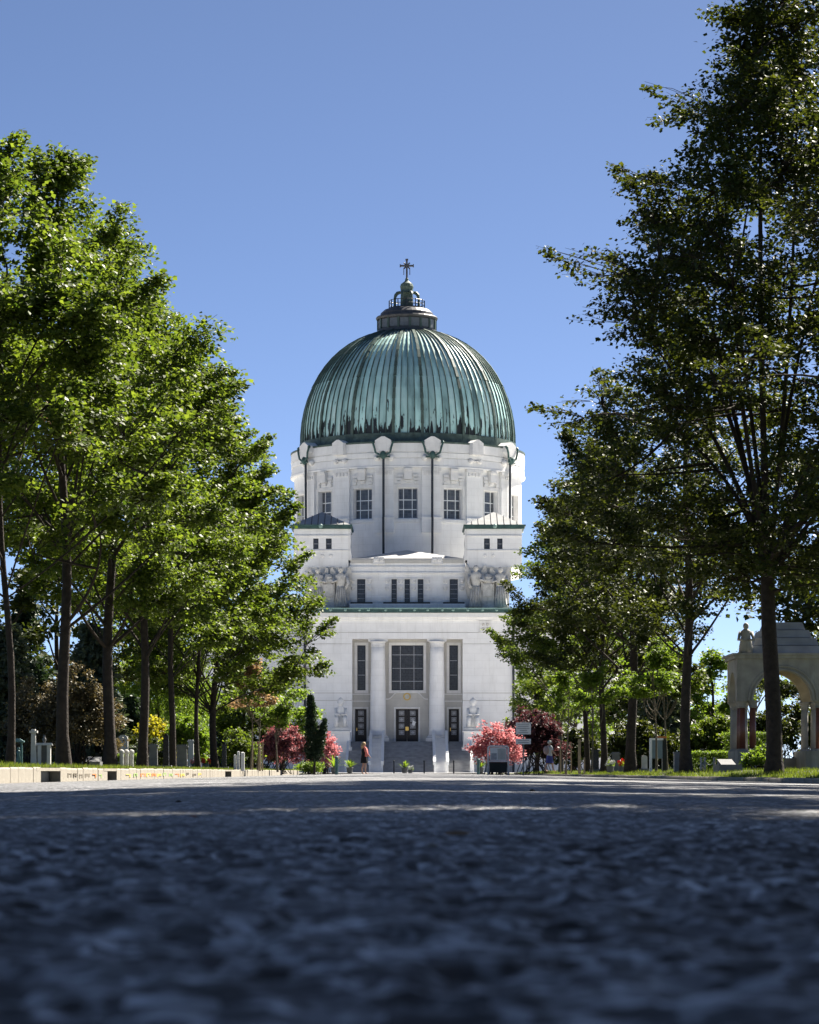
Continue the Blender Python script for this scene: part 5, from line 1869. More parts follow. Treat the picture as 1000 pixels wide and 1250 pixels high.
blob('brown leaved shrub behind the second trunk of the left row', 'shrub', 'shrub', gp(92, 97, LZ1), 1.35, 1.2, 3.15, 260, 60, 0.10, 'leaf_brown', 500, crad=0.32)
blob('brown leaved shrub left of the second trunk', 'shrub', 'shrub', gp(40, 100, LZ1), 0.9, 0.9, 2.9, 120, 60, 0.10, 'leaf_brown', 501, crad=0.3)
blob('yellow green leaved bush behind the black stele', 'shrub', 'shrub', gp(190, 168, LZ1), 1.3, 1.0, 3.0, 110, 50, 0.17, 'leaf_yellow', 502)
blob('bright green bush between the fifth and sixth trunks', 'shrub', 'shrub', gp(228, 160, LZ1), 1.3, 1.0, 2.9, 110, 50, 0.17, 'leaf_light', 503)
blob('purple red shrub at the end of the left kerb', 'shrub', 'shrub', gp(345, 186, 0.05), 1.55, 1.3, 3.0, 190, 60, 0.13, 'leaf_mauve', 504)
blob('pink red bush left of the church steps', 'shrub', 'shrub', gp(396, 214, 0.0), 0.95, 0.9, 3.0, 90, 44, 0.15, 'leaf_pink', 505)
blob('coral pink leaved bush behind the notice board', 'shrub', 'shrub', gp(606, 165, 0.0), 1.5, 1.1, 2.75, 150, 40, 0.13, 'leaf_pink', 506, crad=0.33)
blob('dark purple shrub behind the sign post', 'shrub', 'shrub', gp(652, 176, 0.0), 1.9, 1.5, 3.7, 240, 60, 0.15, 'leaf_purple', 507)
blob('low green bush at the foot of the left statue', 'shrub', 'shrub', gp(378, 205, 0.0), 0.9, 0.7, 0.8, 50, 50, 0.12, 'leaf_light', 508)
blob('green bush with pale blossom behind the white posts', 'shrub', 'shrub', gp(292, 172, LZ1), 1.2, 1.0, 2.2, 90, 50, 0.14, 'leaf', 509)
blob('low green bush beside the grey grave slab', 'shrub', 'shrub', gp(930, 98, RZ1), 0.62, 0.5, 0.75, 60, 50, 0.09, 'leaf_light', 510, crad=0.2)
blob('dark green bush behind the chained posts', 'shrub', 'shrub', gp(878, 150, RZ1), 2.0, 1.5, 2.8, 180, 60, 0.16, 'leaf', 511)
blob('low dark bush behind the third right trunk', 'shrub', 'shrub', gp(785, 150, RZ1), 1.9, 1.5, 2.6, 150, 60, 0.17, 'leaf_deep', 512)
blob('dark bush behind the wooden posts', 'shrub', 'shrub', gp(700, 196, RZ1), 1.9, 1.5, 2.8, 150, 60, 0.17, 'leaf_deep', 513)
blob('dark bush between the first trunks at the left edge', 'shrub', 'shrub', gp(15, 150, LZ1), 2.2, 1.5, 2.6, 150, 60, 0.16, 'leaf_deep', 514)
blob('dark bush behind the lit posts', 'shrub', 'shrub', gp(160, 150, LZ1), 1.7, 1.3, 1.7, 130, 60, 0.15, 'leaf_deep', 515)
blob('dark bush behind the grey headstone', 'shrub', 'shrub', gp(215, 190, LZ1), 2.2, 1.5, 2.3, 150, 60, 0.17, 'leaf_deep', 516)
blob('dark evergreen bush deep in the tomb arches', 'shrub', 'shrub', gp(965, 140, RZ1), 2.2, 1.4, 3.4, 170, 60, 0.16, 'leaf_deep', 517)
blob('dark evergreen bush left of the purple shrub', 'shrub', 'shrub', gp(318, 200, LZ1), 1.6, 1.3, 2.7, 130, 60, 0.16, 'leaf_deep', 518)


def hedge(label, x0, x1, Y, z1, seed, leaf='leaf_light'):
    a, b = (x0 - CX) * Y / F, (x1 - CX) * Y / F
    r = np.random.default_rng(seed)
    n = int(2600 * (b - a))
    P = np.stack([a + (b - a) * r.random(n), Y + 1.0 * r.random(n), 0.05 + (z1 - 0.05) * r.random(n) ** 0.8], -1)
    f = r.integers(0, 3, n)
    P[f == 0, 2] = z1 + 0.03 * r.standard_normal((f == 0).sum())
    P[f == 1, 1] = Y + 0.03 * r.standard_normal((f == 1).sum())
    N = r.standard_normal((n, 3)) * 0.7 + np.array([[0, -.4, .7]])
    D = rand_dir(r, n)
    root = thing('clipped_hedge', label, 'hedge', ((a + b) / 2, Y + 0.5, 0.05))
    off = np.array(root.location)
    link_mesh('foliage', leaves_mesh('foliage', P - off, N, D, 0.07 * (0.7 + 0.6 * r.random(n)), LEAF4, LEAF4_T), leaf, root)
    tb = TubeBag()
    for k in range(int((b - a) / 0.3)):
        tb.add(np.array([[a + 0.15 + 0.3 * k, Y + 0.5, 0.0], [a + 0.2 + 0.3 * k, Y + 0.5, z1 * 0.8]]) - off, (0.03, 0.012), 4)
    link_mesh('stems', tb.mesh('stems'), 'bark', root)


hedge('clipped green hedge left of the arched tomb', 845, 905, 112, 0.85, 601)
hedge('clipped green hedge behind the lit posts', 143, 170, 108, 0.72, 602)
hedge('low clipped hedge further back beside the tomb', 884, 945, 135, 1.9, 603)


def juniper():
    Y = 172.0
    b = gp(384, Y, 0.0)
    root = thing('columnar_juniper', 'dark columnar juniper with two spires left of the church steps', 'tree', b)
    r = np.random.default_rng(77)
    tb = TubeBag()
    tb.add(np.array([[0, 0, -0.1], [0.02, 0, 1.0], [-0.2, 0, 4.2]]), (0.07, 0.06, 0.02), 6)
    tb.add(np.array([[0, 0, 1.0], [0.35, 0, 1.8], [0.62, 0, 3.0]]), (0.05, 0.04, 0.01), 6)
    C, O = [], []
    for k in range(520):
        t = r.random()
        if k % 4:
            c = np.array([-0.05 - 0.2 * t, 0, 0.7 + 3.9 * t]); w = 0.52 * (1 - t) ** 0.6 * (0.6 + 1.2 * min(t * 4, 0.4))
        else:
            c = np.array([0.2 + 0.42 * t, 0, 1.1 + 2.1 * t]); w = 0.34 * (1 - t) ** 0.6
        a = r.random() * 6.283
        q = w * r.random() ** 0.5
        C.append(c + np.array([q * math.cos(a), q * math.sin(a), 0]))
        O.append((0.5 * math.cos(a), 0.5 * math.sin(a), 1.0))
    C, O = np.array(C), norm(np.array(O))
    P, N, D = spray(r, C, O, 26, 0.14, 1.0, 0.2)
    D = O.repeat(26, 0) + 0.4 * rand_dir(r, len(P))
    link_mesh('trunk', tb.mesh('trunk'), 'bark', root)
    link_mesh('crown', leaves_mesh('crown', P, rand_dir(r, len(P)), D, 0.13 * (0.7 + 0.6 * r.random(len(P))), LEAF4 * np.array([.5, 1, 1]), LEAF4_T), 'leaf_conifer', root)


juniper()


def young_tree(label, x, Y, H, R, stake=True, leaf='leaf_light', seed=0, zb=None, z=LZ1):
    t = make_tree(label, gp(x, Y, z), H, zb or H * 0.55, R, 0.05, 700 + seed, leaf, 60, 34, 0.14, name='young_tree', group='young staked trees', bark='bark_pale', shoots=8, crad=0.5)
    if stake:
        for dx in (-0.28, 0.28):
            m = MB()
            b = gp(x, Y, z)
            m.tube([(b[0] + dx, Y, z - 0.1), (b[0] + dx, Y, z + 1.55)], 0.04, 7)
            m.build('stake', 'stake_wood', t)


young_tree('young staked tree with pinkish thin crown in front of the small trees', 306, 152, 5.6, 1.5, False, 'leaf_rose', 1)
young_tree('young staked tree just right of the pinkish one', 314.5, 160, 5.4, 1.6, True, 'leaf_light', 2)
young_tree('thin young tree in front of the purple shrub', 339, 158, 3.6, 0.7, False, 'leaf_light', 3)
young_tree('thin staked young tree beside the last right trunk', 691, 150, 5.2, 1.3, True, 'leaf_light', 4, z=RZ1)
young_tree('thin young tree standing at the information stand', 801, 117, 5.0, 1.1, False, 'leaf_light', 5, z=RZ1)
young_tree('thin young tree right of the information stand', 815, 121, 5.0, 1.1, False, 'leaf', 6, z=RZ1)
young_tree('thin young tree right behind the fifth right trunk', 722, 140, 5.0, 1.0, False, 'leaf_light', 7, z=RZ1)


def fan_plant(label, x, Y, h, seed, z=0.0):
    r = np.random.default_rng(seed)
    b = gp(x, Y, z)
    root = thing('fan_palm', label, 'plant', b)
    pot = MB()
    pot.lathe([(0.14, 0), (0.2, 0.05), (0.24, 0.34), (0.27, 0.36), (0.25, 0.4), (0.2, 0.38)], b, 12)
    pot.build('pot', 'stone_grave', root)
    m = MB()
    for k in range(34):
        a = r.random() * 6.283
        el = 0.3 + 1.1 * r.random()
        L = h * (0.7 + 0.4 * r.random())
        d = Vector((math.cos(a) * math.cos(el), math.sin(a) * math.cos(el), math.sin(el)))
        s = Vector((b[0], b[1], b[2] + 0.36))
        side = d.cross(Vector((0, 0, 1))).normalized() * 0.045
        p1 = s + d * L * 0.6
        p2 = s + d * L + Vector((0, 0, -0.15 * L))
        m.quad(s - side * 0.4, s + side * 0.4, p1 + side, p1 - side)
        m.tri(p1 - side, p1 + side, p2)
    m.build('leaves', 'leaf_light', root, recalc=False)


fan_plant('potted fan palm in front of the middle of the church steps', 494, 205, 0.75, 1)
fan_plant('large potted palm left of the church steps', 408, 200, 1.2, 2)
fan_plant('potted palm beside the left stair rail', 427, 206, 0.9, 3)
fan_plant('potted palm beside the right stair rail', 587, 205, 0.8, 4)
# ------------------------------------------------------------------ arched tomb on the right
def tomb():
    Y0, DEP = 105.0, 3.2
    s = F / Y0
    X = lambda x: (x - CX) / s
    Z = lambda y: fz(y, Y0)
    root = thing('arched_tomb', 'grey stone canopy tomb with round arches on red granite columns', 'tomb', (X(955), Y0, 0.1))
    cxm, rad, zs, ztop = X(956), 36 / s, Z(855), Z(804)
    xa, xb = X(900), X(1012)

    def arch(m, along_x, fixed0, fixed1, c, a0, a1):
        n = 18
        pts = [(c - rad * math.cos(math.pi * k / n), zs + rad * math.sin(math.pi * k / n)) for k in range(n + 1)]
        pts = [(a0, zs)] + pts + [(a1, zs)]
        for (p, zp), (q, zq) in zip(pts, pts[1:]):
            if along_x:
                m.hexa([(p, fixed0, zp), (q, fixed0, zq), (q, fixed1, zq), (p, fixed1, zp), (p, fixed0, ztop), (q, fixed0, ztop), (q, fixed1, ztop), (p, fixed1, ztop)])
            else:
                m.hexa([(fixed0, p, zp), (fixed1, p, zp), (fixed1, q, zq), (fixed0, q, zq), (fixed0, p, ztop), (fixed1, p, ztop), (fixed1, q, ztop), (fixed0, q, ztop)])

    part('front_arch', 'tomb_stone', root, lambda m: arch(m, True, Y0, Y0 + 0.45, cxm, xa, xb))
    part('back_arch', 'tomb_stone_lit', root, lambda m: arch(m, True, Y0 + DEP - 0.45, Y0 + DEP, cxm, xa, xb))
    part('side_arch', 'tomb_stone', root, lambda m: arch(m, False, xa + 0.002, xa + 0.45, Y0 + DEP / 2, Y0 + 0.452, Y0 + DEP - 0.452))
    # archivolt mouldings
    for k, rr in enumerate((1.04, 1.16)):
        m = MB()
        m.tube([(cxm - rad * rr * math.cos(math.pi * i / 20), Y0 - 0.01, zs + rad * rr * math.sin(math.pi * i / 20)) for i in range(21)], 0.045, 6)
        m.build('archivolt', 'tomb_stone', root)
    part('cornice', 'tomb_stone', root, lambda m: (m.box(xa - 0.1, xb + 0.1, Y0 - 0.12, Y0 + DEP + 0.1, ztop + 0.002, ztop + 0.12), m.box(xa - 0.18, xb + 0.18, Y0 - 0.2, Y0 + DEP + 0.2, ztop + 0.122, ztop + 0.2)))
    # roof of stone slabs, course over course
    z = ztop + 0.203
    for i in range(4):
        d = 0.1 + 0.22 * i
        h = 0.30
        MB().box(xa + d + 0.35, xb - d, Y0 + d, Y0 + DEP - d, z, z + h - 0.02, 0.10, 0.10).build('roof_slab', 'tomb_roof', root)
        z += h
    # columns
    def colm(xp, yy, mat_, r=0.125):
        m = MB()
        m.lathe([(r, Z(914)), (r * 0.98, Z(890)), (r * 0.9, Z(864))], (X(xp), yy, 0), 14)
        c = m.build('column', mat_, root, True)
        m = MB()
        m.lathe([(r * 0.95, Z(864)), (r * 1.15, Z(863)), (r * 0.98, Z(862)), (r * 1.2, Z(859)), (r * 1.65, Z(856.3))], (X(xp), yy, 0), 14)
        m.box(X(xp) - 0.22, X(xp) + 0.22, yy - 0.22, yy + 0.22, Z(856.3), zs - 0.002)
        m.build('capital', 'tomb_stone', c)
        m = MB()
        m.lathe([(r * 1.5, Z(917)), (r * 1.5, Z(916)), (r * 1.15, Z(915)), (r * 1.1, Z(914))], (X(xp), yy, 0), 14)
        m.build('base', 'tomb_stone', c)
    for xp, yy in ((907, Y0 + 0.24), (920, Y0 + 0.24), (907, Y0 + 0.9), (1001, Y0 + 0.24)):
        colm(xp, yy, 'red_granite')
    for xp, yy in ((907, Y0 + DEP - 0.25), (920, Y0 + DEP - 0.25), (996, Y0 + DEP - 0.25), (1008, Y0 + DEP - 0.25), (1008, Y0 + 0.9)):
        colm(xp, yy, 'tomb_stone', 0.14)
    part('plinth', 'tomb_stone', root, lambda m: (m.box(X(901), X(927), Y0 - 0.12, Y0 + DEP, 0.0, Z(917)), m.box(X(984), X(1014), Y0 - 0.12, Y0 + DEP, 0.0, Z(917)), m.box(X(927), X(984), Y0 + DEP - 0.6, Y0 + DEP - 0.1, 0.0, Z(925))))
    # corner figure with canopy above the columns
    m = MB()
    c = X(911)
    m.lathe([(0.27, ztop + 0.2), (0.24, ztop + 0.5), (0.17, ztop + 0.85), (0.2, ztop + 1.0), (0.08, ztop + 1.1)], (c, Y0 + 0.1, 0), 12, sy=0.8)
    m.sphere((c, Y0 + 0.06, ztop + 1.2), 0.11, 8, 6, 1.2)
    for sg in (-1, 1):
        m.tube([(c + sg * 0.2, Y0 + 0.1, ztop + 0.98), (c + sg * 0.28, Y0, ztop + 0.7), (c + sg * 0.05, Y0 - 0.14, ztop + 0.68)], [0.07, 0.06, 0.045], 6)
    m.build('corner_figure', 'tomb_stone', root, True)
    # bust below the arch
    return root


tomb()


def far_house(label, x0, x1, ytop, yroof, Y):
    s = F / Y
    a, b = (x0 - CX) / s, (x1 - CX) / s
    root = thing('low_house', label, 'building', ((a + b) / 2, Y, -0.02))
    zt = fz(ytop, Y)
    n = max(2, int((b - a) / 2.6))
    wins = [(a + (b - a) * (i + 0.3) / n, a + (b - a) * (i + 0.7) / n, 1.0, min(2.6, zt - 0.5)) for i in range(n)]
    m = MB()
    wall(m, flat(Y), a, b, -0.05, zt, wins, 0.2)
    m.box(a + 0.01, b - 0.01, Y + 0.21, Y + 8, -0.05, zt - 0.01)
    m.build('wall', 'wall_far', root)
    for w in wins:
        f_ = MB().box(w[0], w[1], Y + 0.12, Y + 0.17, w[2], w[3]).build('window', 'glass_drum', root)
    zr = fz(yroof, Y)
    m = MB()
    m.hexa([(a - 0.3, Y - 0.4, zt + .004), (b + 0.3, Y - 0.4, zt + .004), (b + 0.3, Y + 8.4, zt + .004), (a - 0.3, Y + 8.4, zt + .004), (a + 1, Y + 3.5, zr), (b - 1, Y + 3.5, zr), (b - 1, Y + 4.5, zr), (a + 1, Y + 4.5, zr)])
    m.build('roof', 'roof_far', root)


far_house('low pale building seen between the trees right of the second right trunk', 838, 905, 884, 868, 258)
far_house('low white building behind the third trunk of the left row', 118, 200, 868, 852, 262)
far_house('white building at the left edge behind the first trunk', -40, 9, 850, 828, 160)

# ------------------------------------------------------------------ signs and street furniture
def board():
    Y = 140.0
    s = F / Y
    X = lambda x: (x - CX) / s
    Z = lambda y: fz(y, Y)
    root = thing('notice_board', 'white framed notice board on two legs in front of the pink bush', 'notice board', (X(608), Y, -0.1))
    m = MB()
    for x in (596, 620.5):
        m.tube([(X(x), Y, -0.15), (X(x), Y, Z(912.5)), (X(x) + (0.05 if x < 600 else -0.05), Y, Z(911))], 0.042, 8)
    m.tube([(X(597), Y, Z(911)), (X(619.5), Y, Z(911))], 0.042, 8)
    m.tube([(X(596), Y, Z(929.5)), (X(620.5), Y, Z(929.5))], 0.03, 8)
    m.build('frame', 'sign_white', root, True)
    p = part('panel', 'sign_white', root, lambda m: m.box(X(598.5), X(618.5), Y - 0.03, Y + 0.03, Z(928.5), Z(912.5)))
    part('sheet', 'lattice', p, lambda m: m.box(X(599.5), X(606.5), Y - 0.037, Y - 0.031, Z(927.5), Z(919.5)))
    part('sheet', 'stone_pale', p, lambda m: m.box(X(607.5), X(617.5), Y - 0.037, Y - 0.031, Z(927.5), Z(914)))
    part('lower_panel', 'dark_box', root, lambda m: m.box(X(597.6), X(619), Y - 0.02, Y + 0.02, Z(943), Z(930.5)))


board()


def signpost():
    Y = 138.0
    s = F / Y
    X = lambda x: (x - CX) / s
    Z = lambda y: fz(y, Y)
    root = thing('sign_post', 'two white information signs on a grey post before the purple shrub', 'sign', (X(639), Y, -0.1))
    part('post', 'grey_metal', root, lambda m: m.tube([(X(639), Y, -0.15), (X(639), Y, Z(880.5))], 0.035, 8))
    for y0, y1, rows in ((896.5, 882, 5), (908.5, 902, 2)):
        p = part('sign_plate', 'sign_white', root, lambda m: m.box(X(629.8), X(648.2), Y - 0.06, Y - 0.037, Z(y0), Z(y1)))
        for k in range(rows):
            yy = y1 + (y0 - y1) * (k + 0.8) / (rows + 0.6)
            w = (14, 13, 15, 9, 12)[k]
            part('text_line', 'lattice', p, lambda m: m.box(X(639 - w / 2), X(639 + w / 2), Y - 0.063, Y - 0.061, Z(yy + 0.45), Z(yy - 0.45)))


signpost()


def info_stand():
    Y = 119.0
    s = F / Y
    X = lambda x: (x - CX) / s
    Z = lambda y: fz(y, Y)
    root = thing('information_stand', 'white framed information stand with grey blue panel and orange top', 'stand', (X(803), Y, 0.05))
    part('frame', 'sign_white', root, lambda m: (m.box(X(794), X(796.2), Y, Y + 0.5, 0.0, Z(901)), m.box(X(796.2), X(810), Y, Y + 0.08, Z(903.6), Z(901)), ))
    part('panel', 'sign_blue', root, lambda m: m.box(X(796.3), X(809), Y + 0.02, Y + 0.07, Z(926), Z(903.7)))
    part('cabinet', 'dark_box', root, lambda m: m.box(X(809.1), X(814), Y + 0.01, Y + 0.5, 0.0, Z(903)))
    part('top', 'orange_paint', root, lambda m: m.box(X(803), X(814.5), Y + 0.1, Y + 0.55, Z(900.9), Z(898.8)))


info_stand()


def post(label, name, x, ytop, Y, w, material, z0, group=None, rounded=True, dark=None):
    s = F / Y
    X = (x - CX) / s
    zt = fz(ytop, Y)
    m = MB()
    if rounded:
        m.lathe([(w, z0 - 0.1), (w, zt - 0.12), (w * 1.25, zt - 0.115), (w * 1.25, zt - 0.06), (w * 0.9, zt - 0.02), (w * 0.2, zt)], (X, Y, 0), 10)
    else:
        m.box(X - w, X + w, Y - w, Y + w, z0 - 0.1, zt - 0.04)
        m.box(X - w, X + w, Y - w, Y + w, zt - 0.04, zt, w * 0.7, w * 0.7)
    tag(m.build(name, material, None, False, loc=(X, Y, z0)), label, 'post' if 'post' in name else 'bollard', group)


for i, x in enumerate((148.5, 154.5, 160.5)):
    post('white lit grave post by the hedge, %s of three' % ('left', 'middle', 'right')[i], 'stone_post', x, 915, 96 + i * 0.5, 0.075, 'stone_pale', LZ1, 'lit grave posts')
for i, x in enumerate((287, 291, 296.3)):
    post('slim white post beside the last left trunk, %s of three' % ('left', 'middle', 'right')[i], 'white_post', x, (921, 917, 918)[i], 140, 0.06 if i < 2 else 0.085, 'statue_white', LZ1, 'slim white posts', False)
post('bent topped wooden post right of the young staked trees', 'wooden_post', 317.3, 911.5, 142, 0.06, 'stake_wood', LZ1)
post('tall wooden post of the pair by the right verge', 'wooden_post', 707.5, 902, 128, 0.06, 'stake_wood', RZ1, None, False)
post('short wooden post of the pair by the right verge', 'wooden_post', 713.5, 924, 127, 0.035, 'stake_wood', RZ1, None, False)
for i, x in enumerate((481, 518, 554)):
    post('thin dark bollard before the steps, %s' % ('left of the middle', 'right of the middle', 'far right')[i], 'bollard', x, 928, 190, 0.05, 'pipe_dark', 0.0, 'thin bollards before the steps')
post('dark green rounded bollard left of the notice board', 'bollard', 584, 926, 160, 0.09, 'bronze_green', 0.0)
post('dark green rounded bollard left of the woman', 'bollard', 411, 923, 150, 0.09, 'bronze_green', 0.0)
single('switch_box', 'grey metal cabinet beside the second right trunk', 'cabinet', 'grey_metal', at(828, 938, 106), lambda m: (m.box(at(823.5, 0, 106).x, at(832.5, 0, 106).x, 106, 106.4, 0.05, fz(919.5, 106)), m.box(at(823, 0, 106).x, at(833, 0, 106).x, 105.97, 106.43, fz(919.5, 106) + .002, fz(918, 106))))


def chain_fence():
    Y = 108.0
    s = F / Y
    X = lambda x: (x - CX) / s
    root = thing('chain_fence', 'low grave fence of pale posts joined by a hanging chain', 'fence', (X(864), Y, RZ1))
    for x in (856, 860.5, 872):
        part('post', 'stone_pale', root, lambda m: m.lathe([(0.045, 0.02), (0.04, fz(927, Y)), (0.055, fz(926, Y)), (0.02, fz(924.5, Y))], (X(x), Y, 0), 8))
    for a, b in ((856, 860.5), (860.5, 872)):
        m = MB()
        m.tube([(X(a + (b - a) * t / 8), Y - 0.05, fz(928 + 6 * 4 * (t / 8) * (1 - t / 8), Y)) for t in range(9)], 0.018, 5)
        m.build('chain', 'stone_pale', root)


chain_fence()

# ------------------------------------------------------------------ graves
def headstone(label, x, ytop, Y, w, material, z0=LZ1, style='flat', dep=0.18):
    s = F / Y
    X = (x - CX) / s
    zt = fz(ytop, Y)
    w = w / s
    root = thing('gravestone', label, 'gravestone', (X, Y, z0))
    m = MB()
    if style == 'round':
        pts = [(X - w / 2, z0 + 0.1), (X + w / 2, z0 + 0.1), (X + w / 2, zt - w * 0.45)] + [(X + w / 2 * math.cos(math.pi * k / 10), zt - w * 0.45 + w * 0.45 * math.sin(math.pi * k / 10)) for k in range(1, 10)] + [(X - w / 2, zt - w * 0.45)]
        m.prism(pts, Y, Y + dep)
    elif style == 'stele':
        m.box(X - w / 2, X + w / 2, Y, Y + dep, z0 + 0.1, zt - 0.1, 0.02, 0.01)
        m.box(X - w / 2 + 0.02, X + w / 2 - 0.02, Y + 0.01, Y + dep - 0.01, zt - 0.1, zt, w * 0.3, 0.02)
    else:
        m.box(X - w / 2, X + w / 2, Y, Y + dep, z0 + 0.1, zt, 0.02, 0.02)
        m.box(X - w / 2 - 0.04, X + w / 2 + 0.04, Y - 0.03, Y + dep + 0.03, zt - 0.12, zt - 0.05)
    m.build('stone', material, root)
    part('plinth', 'stone_grave', root, lambda m: m.box(X - w / 2 - 0.12, X + w / 2 + 0.12, Y - 0.12, Y + dep + 0.1, z0 - 0.1, z0 + 0.12, 0.02, 0.02))
    return root


headstone('round topped pale headstone behind the clipped hedge', 150, 897, 118, 12, 'stone_pale', style='round')
headstone('grey upright headstone between the fourth and fifth trunks', 187, 908, 112, 10.5, 'stone_grave')
headstone('tall black polished stele left of the fifth trunk', 202.5, 895.5, 112, 7.5, 'stone_black', style='stele')
headstone('broad grey headstone right of the fifth trunk', 222, 909, 128, 13, 'stone_grave')
headstone('black polished stele right of the last left trunk', 273.5, 906, 142, 5.6, 'stone_black', style='stele')
headstone('pale slab headstone beside the small monument', 40.5, 890, 88, 6.5, 'stone_pale')
headstone('white headstone behind the flowers between the trunks', 233, 903, 150, 7, 'statue_white')
headstone('grey headstone in the shade behind the third right trunk', 752, 918, 140, 10, 'stone_grave', RZ1)
headstone('pale small headstone left of the information stand', 787, 922, 128, 7, 'stone_pale', RZ1, 'round')
headstone('dark headstone in the shade behind the wooden posts', 727, 915, 150, 9, 'stone_black', RZ1)


def monument():
    Y = 80.0
    s = F / Y
    X = (54 - CX) / s
    root = thing('grave_monument', 'small pale monument with two pillars and an urn on its lintel', 'monument', (X, Y, LZ1))
    z1 = fz(910, Y)
    for sg in (-1, 1):
        part('pillar', 'stone_pale', root, lambda m: (m.box(X + sg * 0.13 - 0.05, X + sg * 0.13 + 0.05, Y - 0.06, Y + 0.1, LZ1 - 0.05, z1), m.box(X + sg * 0.13 - 0.07, X + sg * 0.13 + 0.07, Y - 0.08, Y + 0.12, LZ1 - 0.06, LZ1 + 0.08)))
    part('panel', 'stone_grave', root, lambda m: m.box(X - 0.08, X + 0.08, Y + 0.05, Y + 0.09, LZ1, z1))
    part('lintel', 'stone_pale', root, lambda m: (m.box(X - 0.23, X + 0.23, Y - 0.09, Y + 0.13, z1 + .002, z1 + 0.07, 0.02, 0.02),))
    m = MB()
    m.lathe([(0.05, z1 + 0.07), (0.03, z1 + 0.1), (0.06, z1 + 0.15), (0.05, z1 + 0.2), (0.025, z1 + 0.23), (0.035, z1 + 0.26), (0.0, z1 + 0.3)], (X, Y, 0), 10)
    m.build('urn', 'stone_grave', root, True)


monument()


def bronze():
    Y = 78.0
    s = F / Y
    X = (22 - CX) / s
    root = thing('grave_monument', 'blue green bronze grave canopy beside the first left trunk', 'monument', (X, Y, LZ1))
    for x in (-0.1, 0.1):
        part('pillar', 'bronze_green', root, lambda m: m.lathe([(0.045, LZ1 - 0.05), (0.03, LZ1 + 0.1), (0.028, fz(908, Y)), (0.05, fz(906, Y))], (X + x, Y, 0), 10))
    part('canopy', 'bronze_green', root, lambda m: (m.box(X - 0.17, X + 0.17, Y - 0.1, Y + 0.1, fz(906, Y), fz(904.3, Y)), m.box(X - 0.15, X + 0.15, Y - 0.09, Y + 0.09, fz(904.3, Y), fz(901.5, Y), 0.1, 0.05)))
    m = MB()
    m.lathe([(0.07, LZ1 - 0.02), (0.06, LZ1 + 0.2), (0.04, LZ1 + 0.34), (0.06, LZ1 + 0.42), (0.02, LZ1 + 0.46)], (X + 0.01, Y, 0), 10)
    m.sphere((X + 0.01, Y, LZ1 + 0.5), 0.04, 8, 6)
    m.build('figure', 'bronze_green', root, True)


bronze()


def grave_bed(label, x0, x1, Y, z0, material='stone_grave'):
    a, b = (x0 - CX) * Y / F, (x1 - CX) * Y / F
    root = thing('grave_bed', label, 'grave', ((a + b) / 2, Y, z0))
    part('rim', material, root, lambda m: (m.box(a, b, Y, Y + 0.12, z0 - 0.1, z0 + 0.22), m.box(a, a + 0.12, Y + .121, Y + 1.8, z0 - 0.1, z0 + 0.22), m.box(b - .12, b, Y + .121, Y + 1.8, z0 - 0.1, z0 + 0.22)))
    part('slab', material, root, lambda m: m.hexa([(a + .13, Y + .13, z0), (b - .13, Y + .13, z0), (b - .13, Y + 1.8, z0), (a + .13, Y + 1.8, z0), (a + .13, Y + .13, z0 + .16), (b - .13, Y + .13, z0 + .16), (b - .13, Y + 1.8, z0 + .4), (a + .13, Y + 1.8, z0 + .4)]))
    return root


grave_bed('grey stone grave slab in front of the arched tomb', 878, 906, 92, RZ1)
grave_bed('grave slab half hidden behind the second and third left trunks', 96, 122, 100, LZ1)


def flowers(label, x, Y, z0, material, seed, n=22, w=0.22):
    r = random.Random(seed)
    b = gp(x, Y, z0)
    root = thing('flower_pot', label, 'flowers', b)
    part('pot', 'stone_grave', root, lambda m: m.lathe([(0.12, -0.05), (0.15, 0.02), (0.18, 0.22), (0.2, 0.24), (0.17, 0.25)], b, 12))
    m = MB()
    lv = MB()
    for k in range(n):
        a, q = r.random() * 6.28, w * math.sqrt(r.random())
        c = Vector((b[0] + q * math.cos(a), b[1] + q * math.sin(a), b[2] + 0.3 + 0.35 * r.random() * (1 - q / w * .5)))
        for j in range(5):
            t0, t1 = 1.2566 * j, 1.2566 * (j + 0.8)
            u = Vector((1, 0, 0.2)); v = Vector((0, -0.4, 1))
            m.tri(c, c + (u * math.cos(t0) + v * math.sin(t0)) * 0.06, c + (u * math.cos(t1) + v * math.sin(t1)) * 0.06)
        lv.tri(Vector((b[0], b[1], b[2] + 0.22)), c + Vector((.03, 0, -.02)), c + Vector((-.03, .02, -.03)))
        lv.tri(c + Vector((0, 0.02, -.1)), c + Vector((.07, 0, -.02)), c + Vector((.02, .05, -.14)))
    m.build('blossoms', material, root, recalc=False)
    lv.build('leaves', 'leaf_light', root, recalc=False)


flowers('pink flowers in a pot before the white headstone', 238, 146, LZ1, 'flower_pink', 1)
flowers('red flowers in a pot right of the sixth left trunk', 251, 140, LZ1, 'flower_red', 2)
flowers('red flowers in a pot on the shaded graves at the right', 760, 134, RZ1, 'flower_red', 3)
flowers('white flowers in a pot before the grey headstone at the right', 745, 132, RZ1, 'cloth_white', 4)
flowers('white flowers in a pot beside the palm before the steps', 501, 204, 0.0, 'cloth_white', 5)


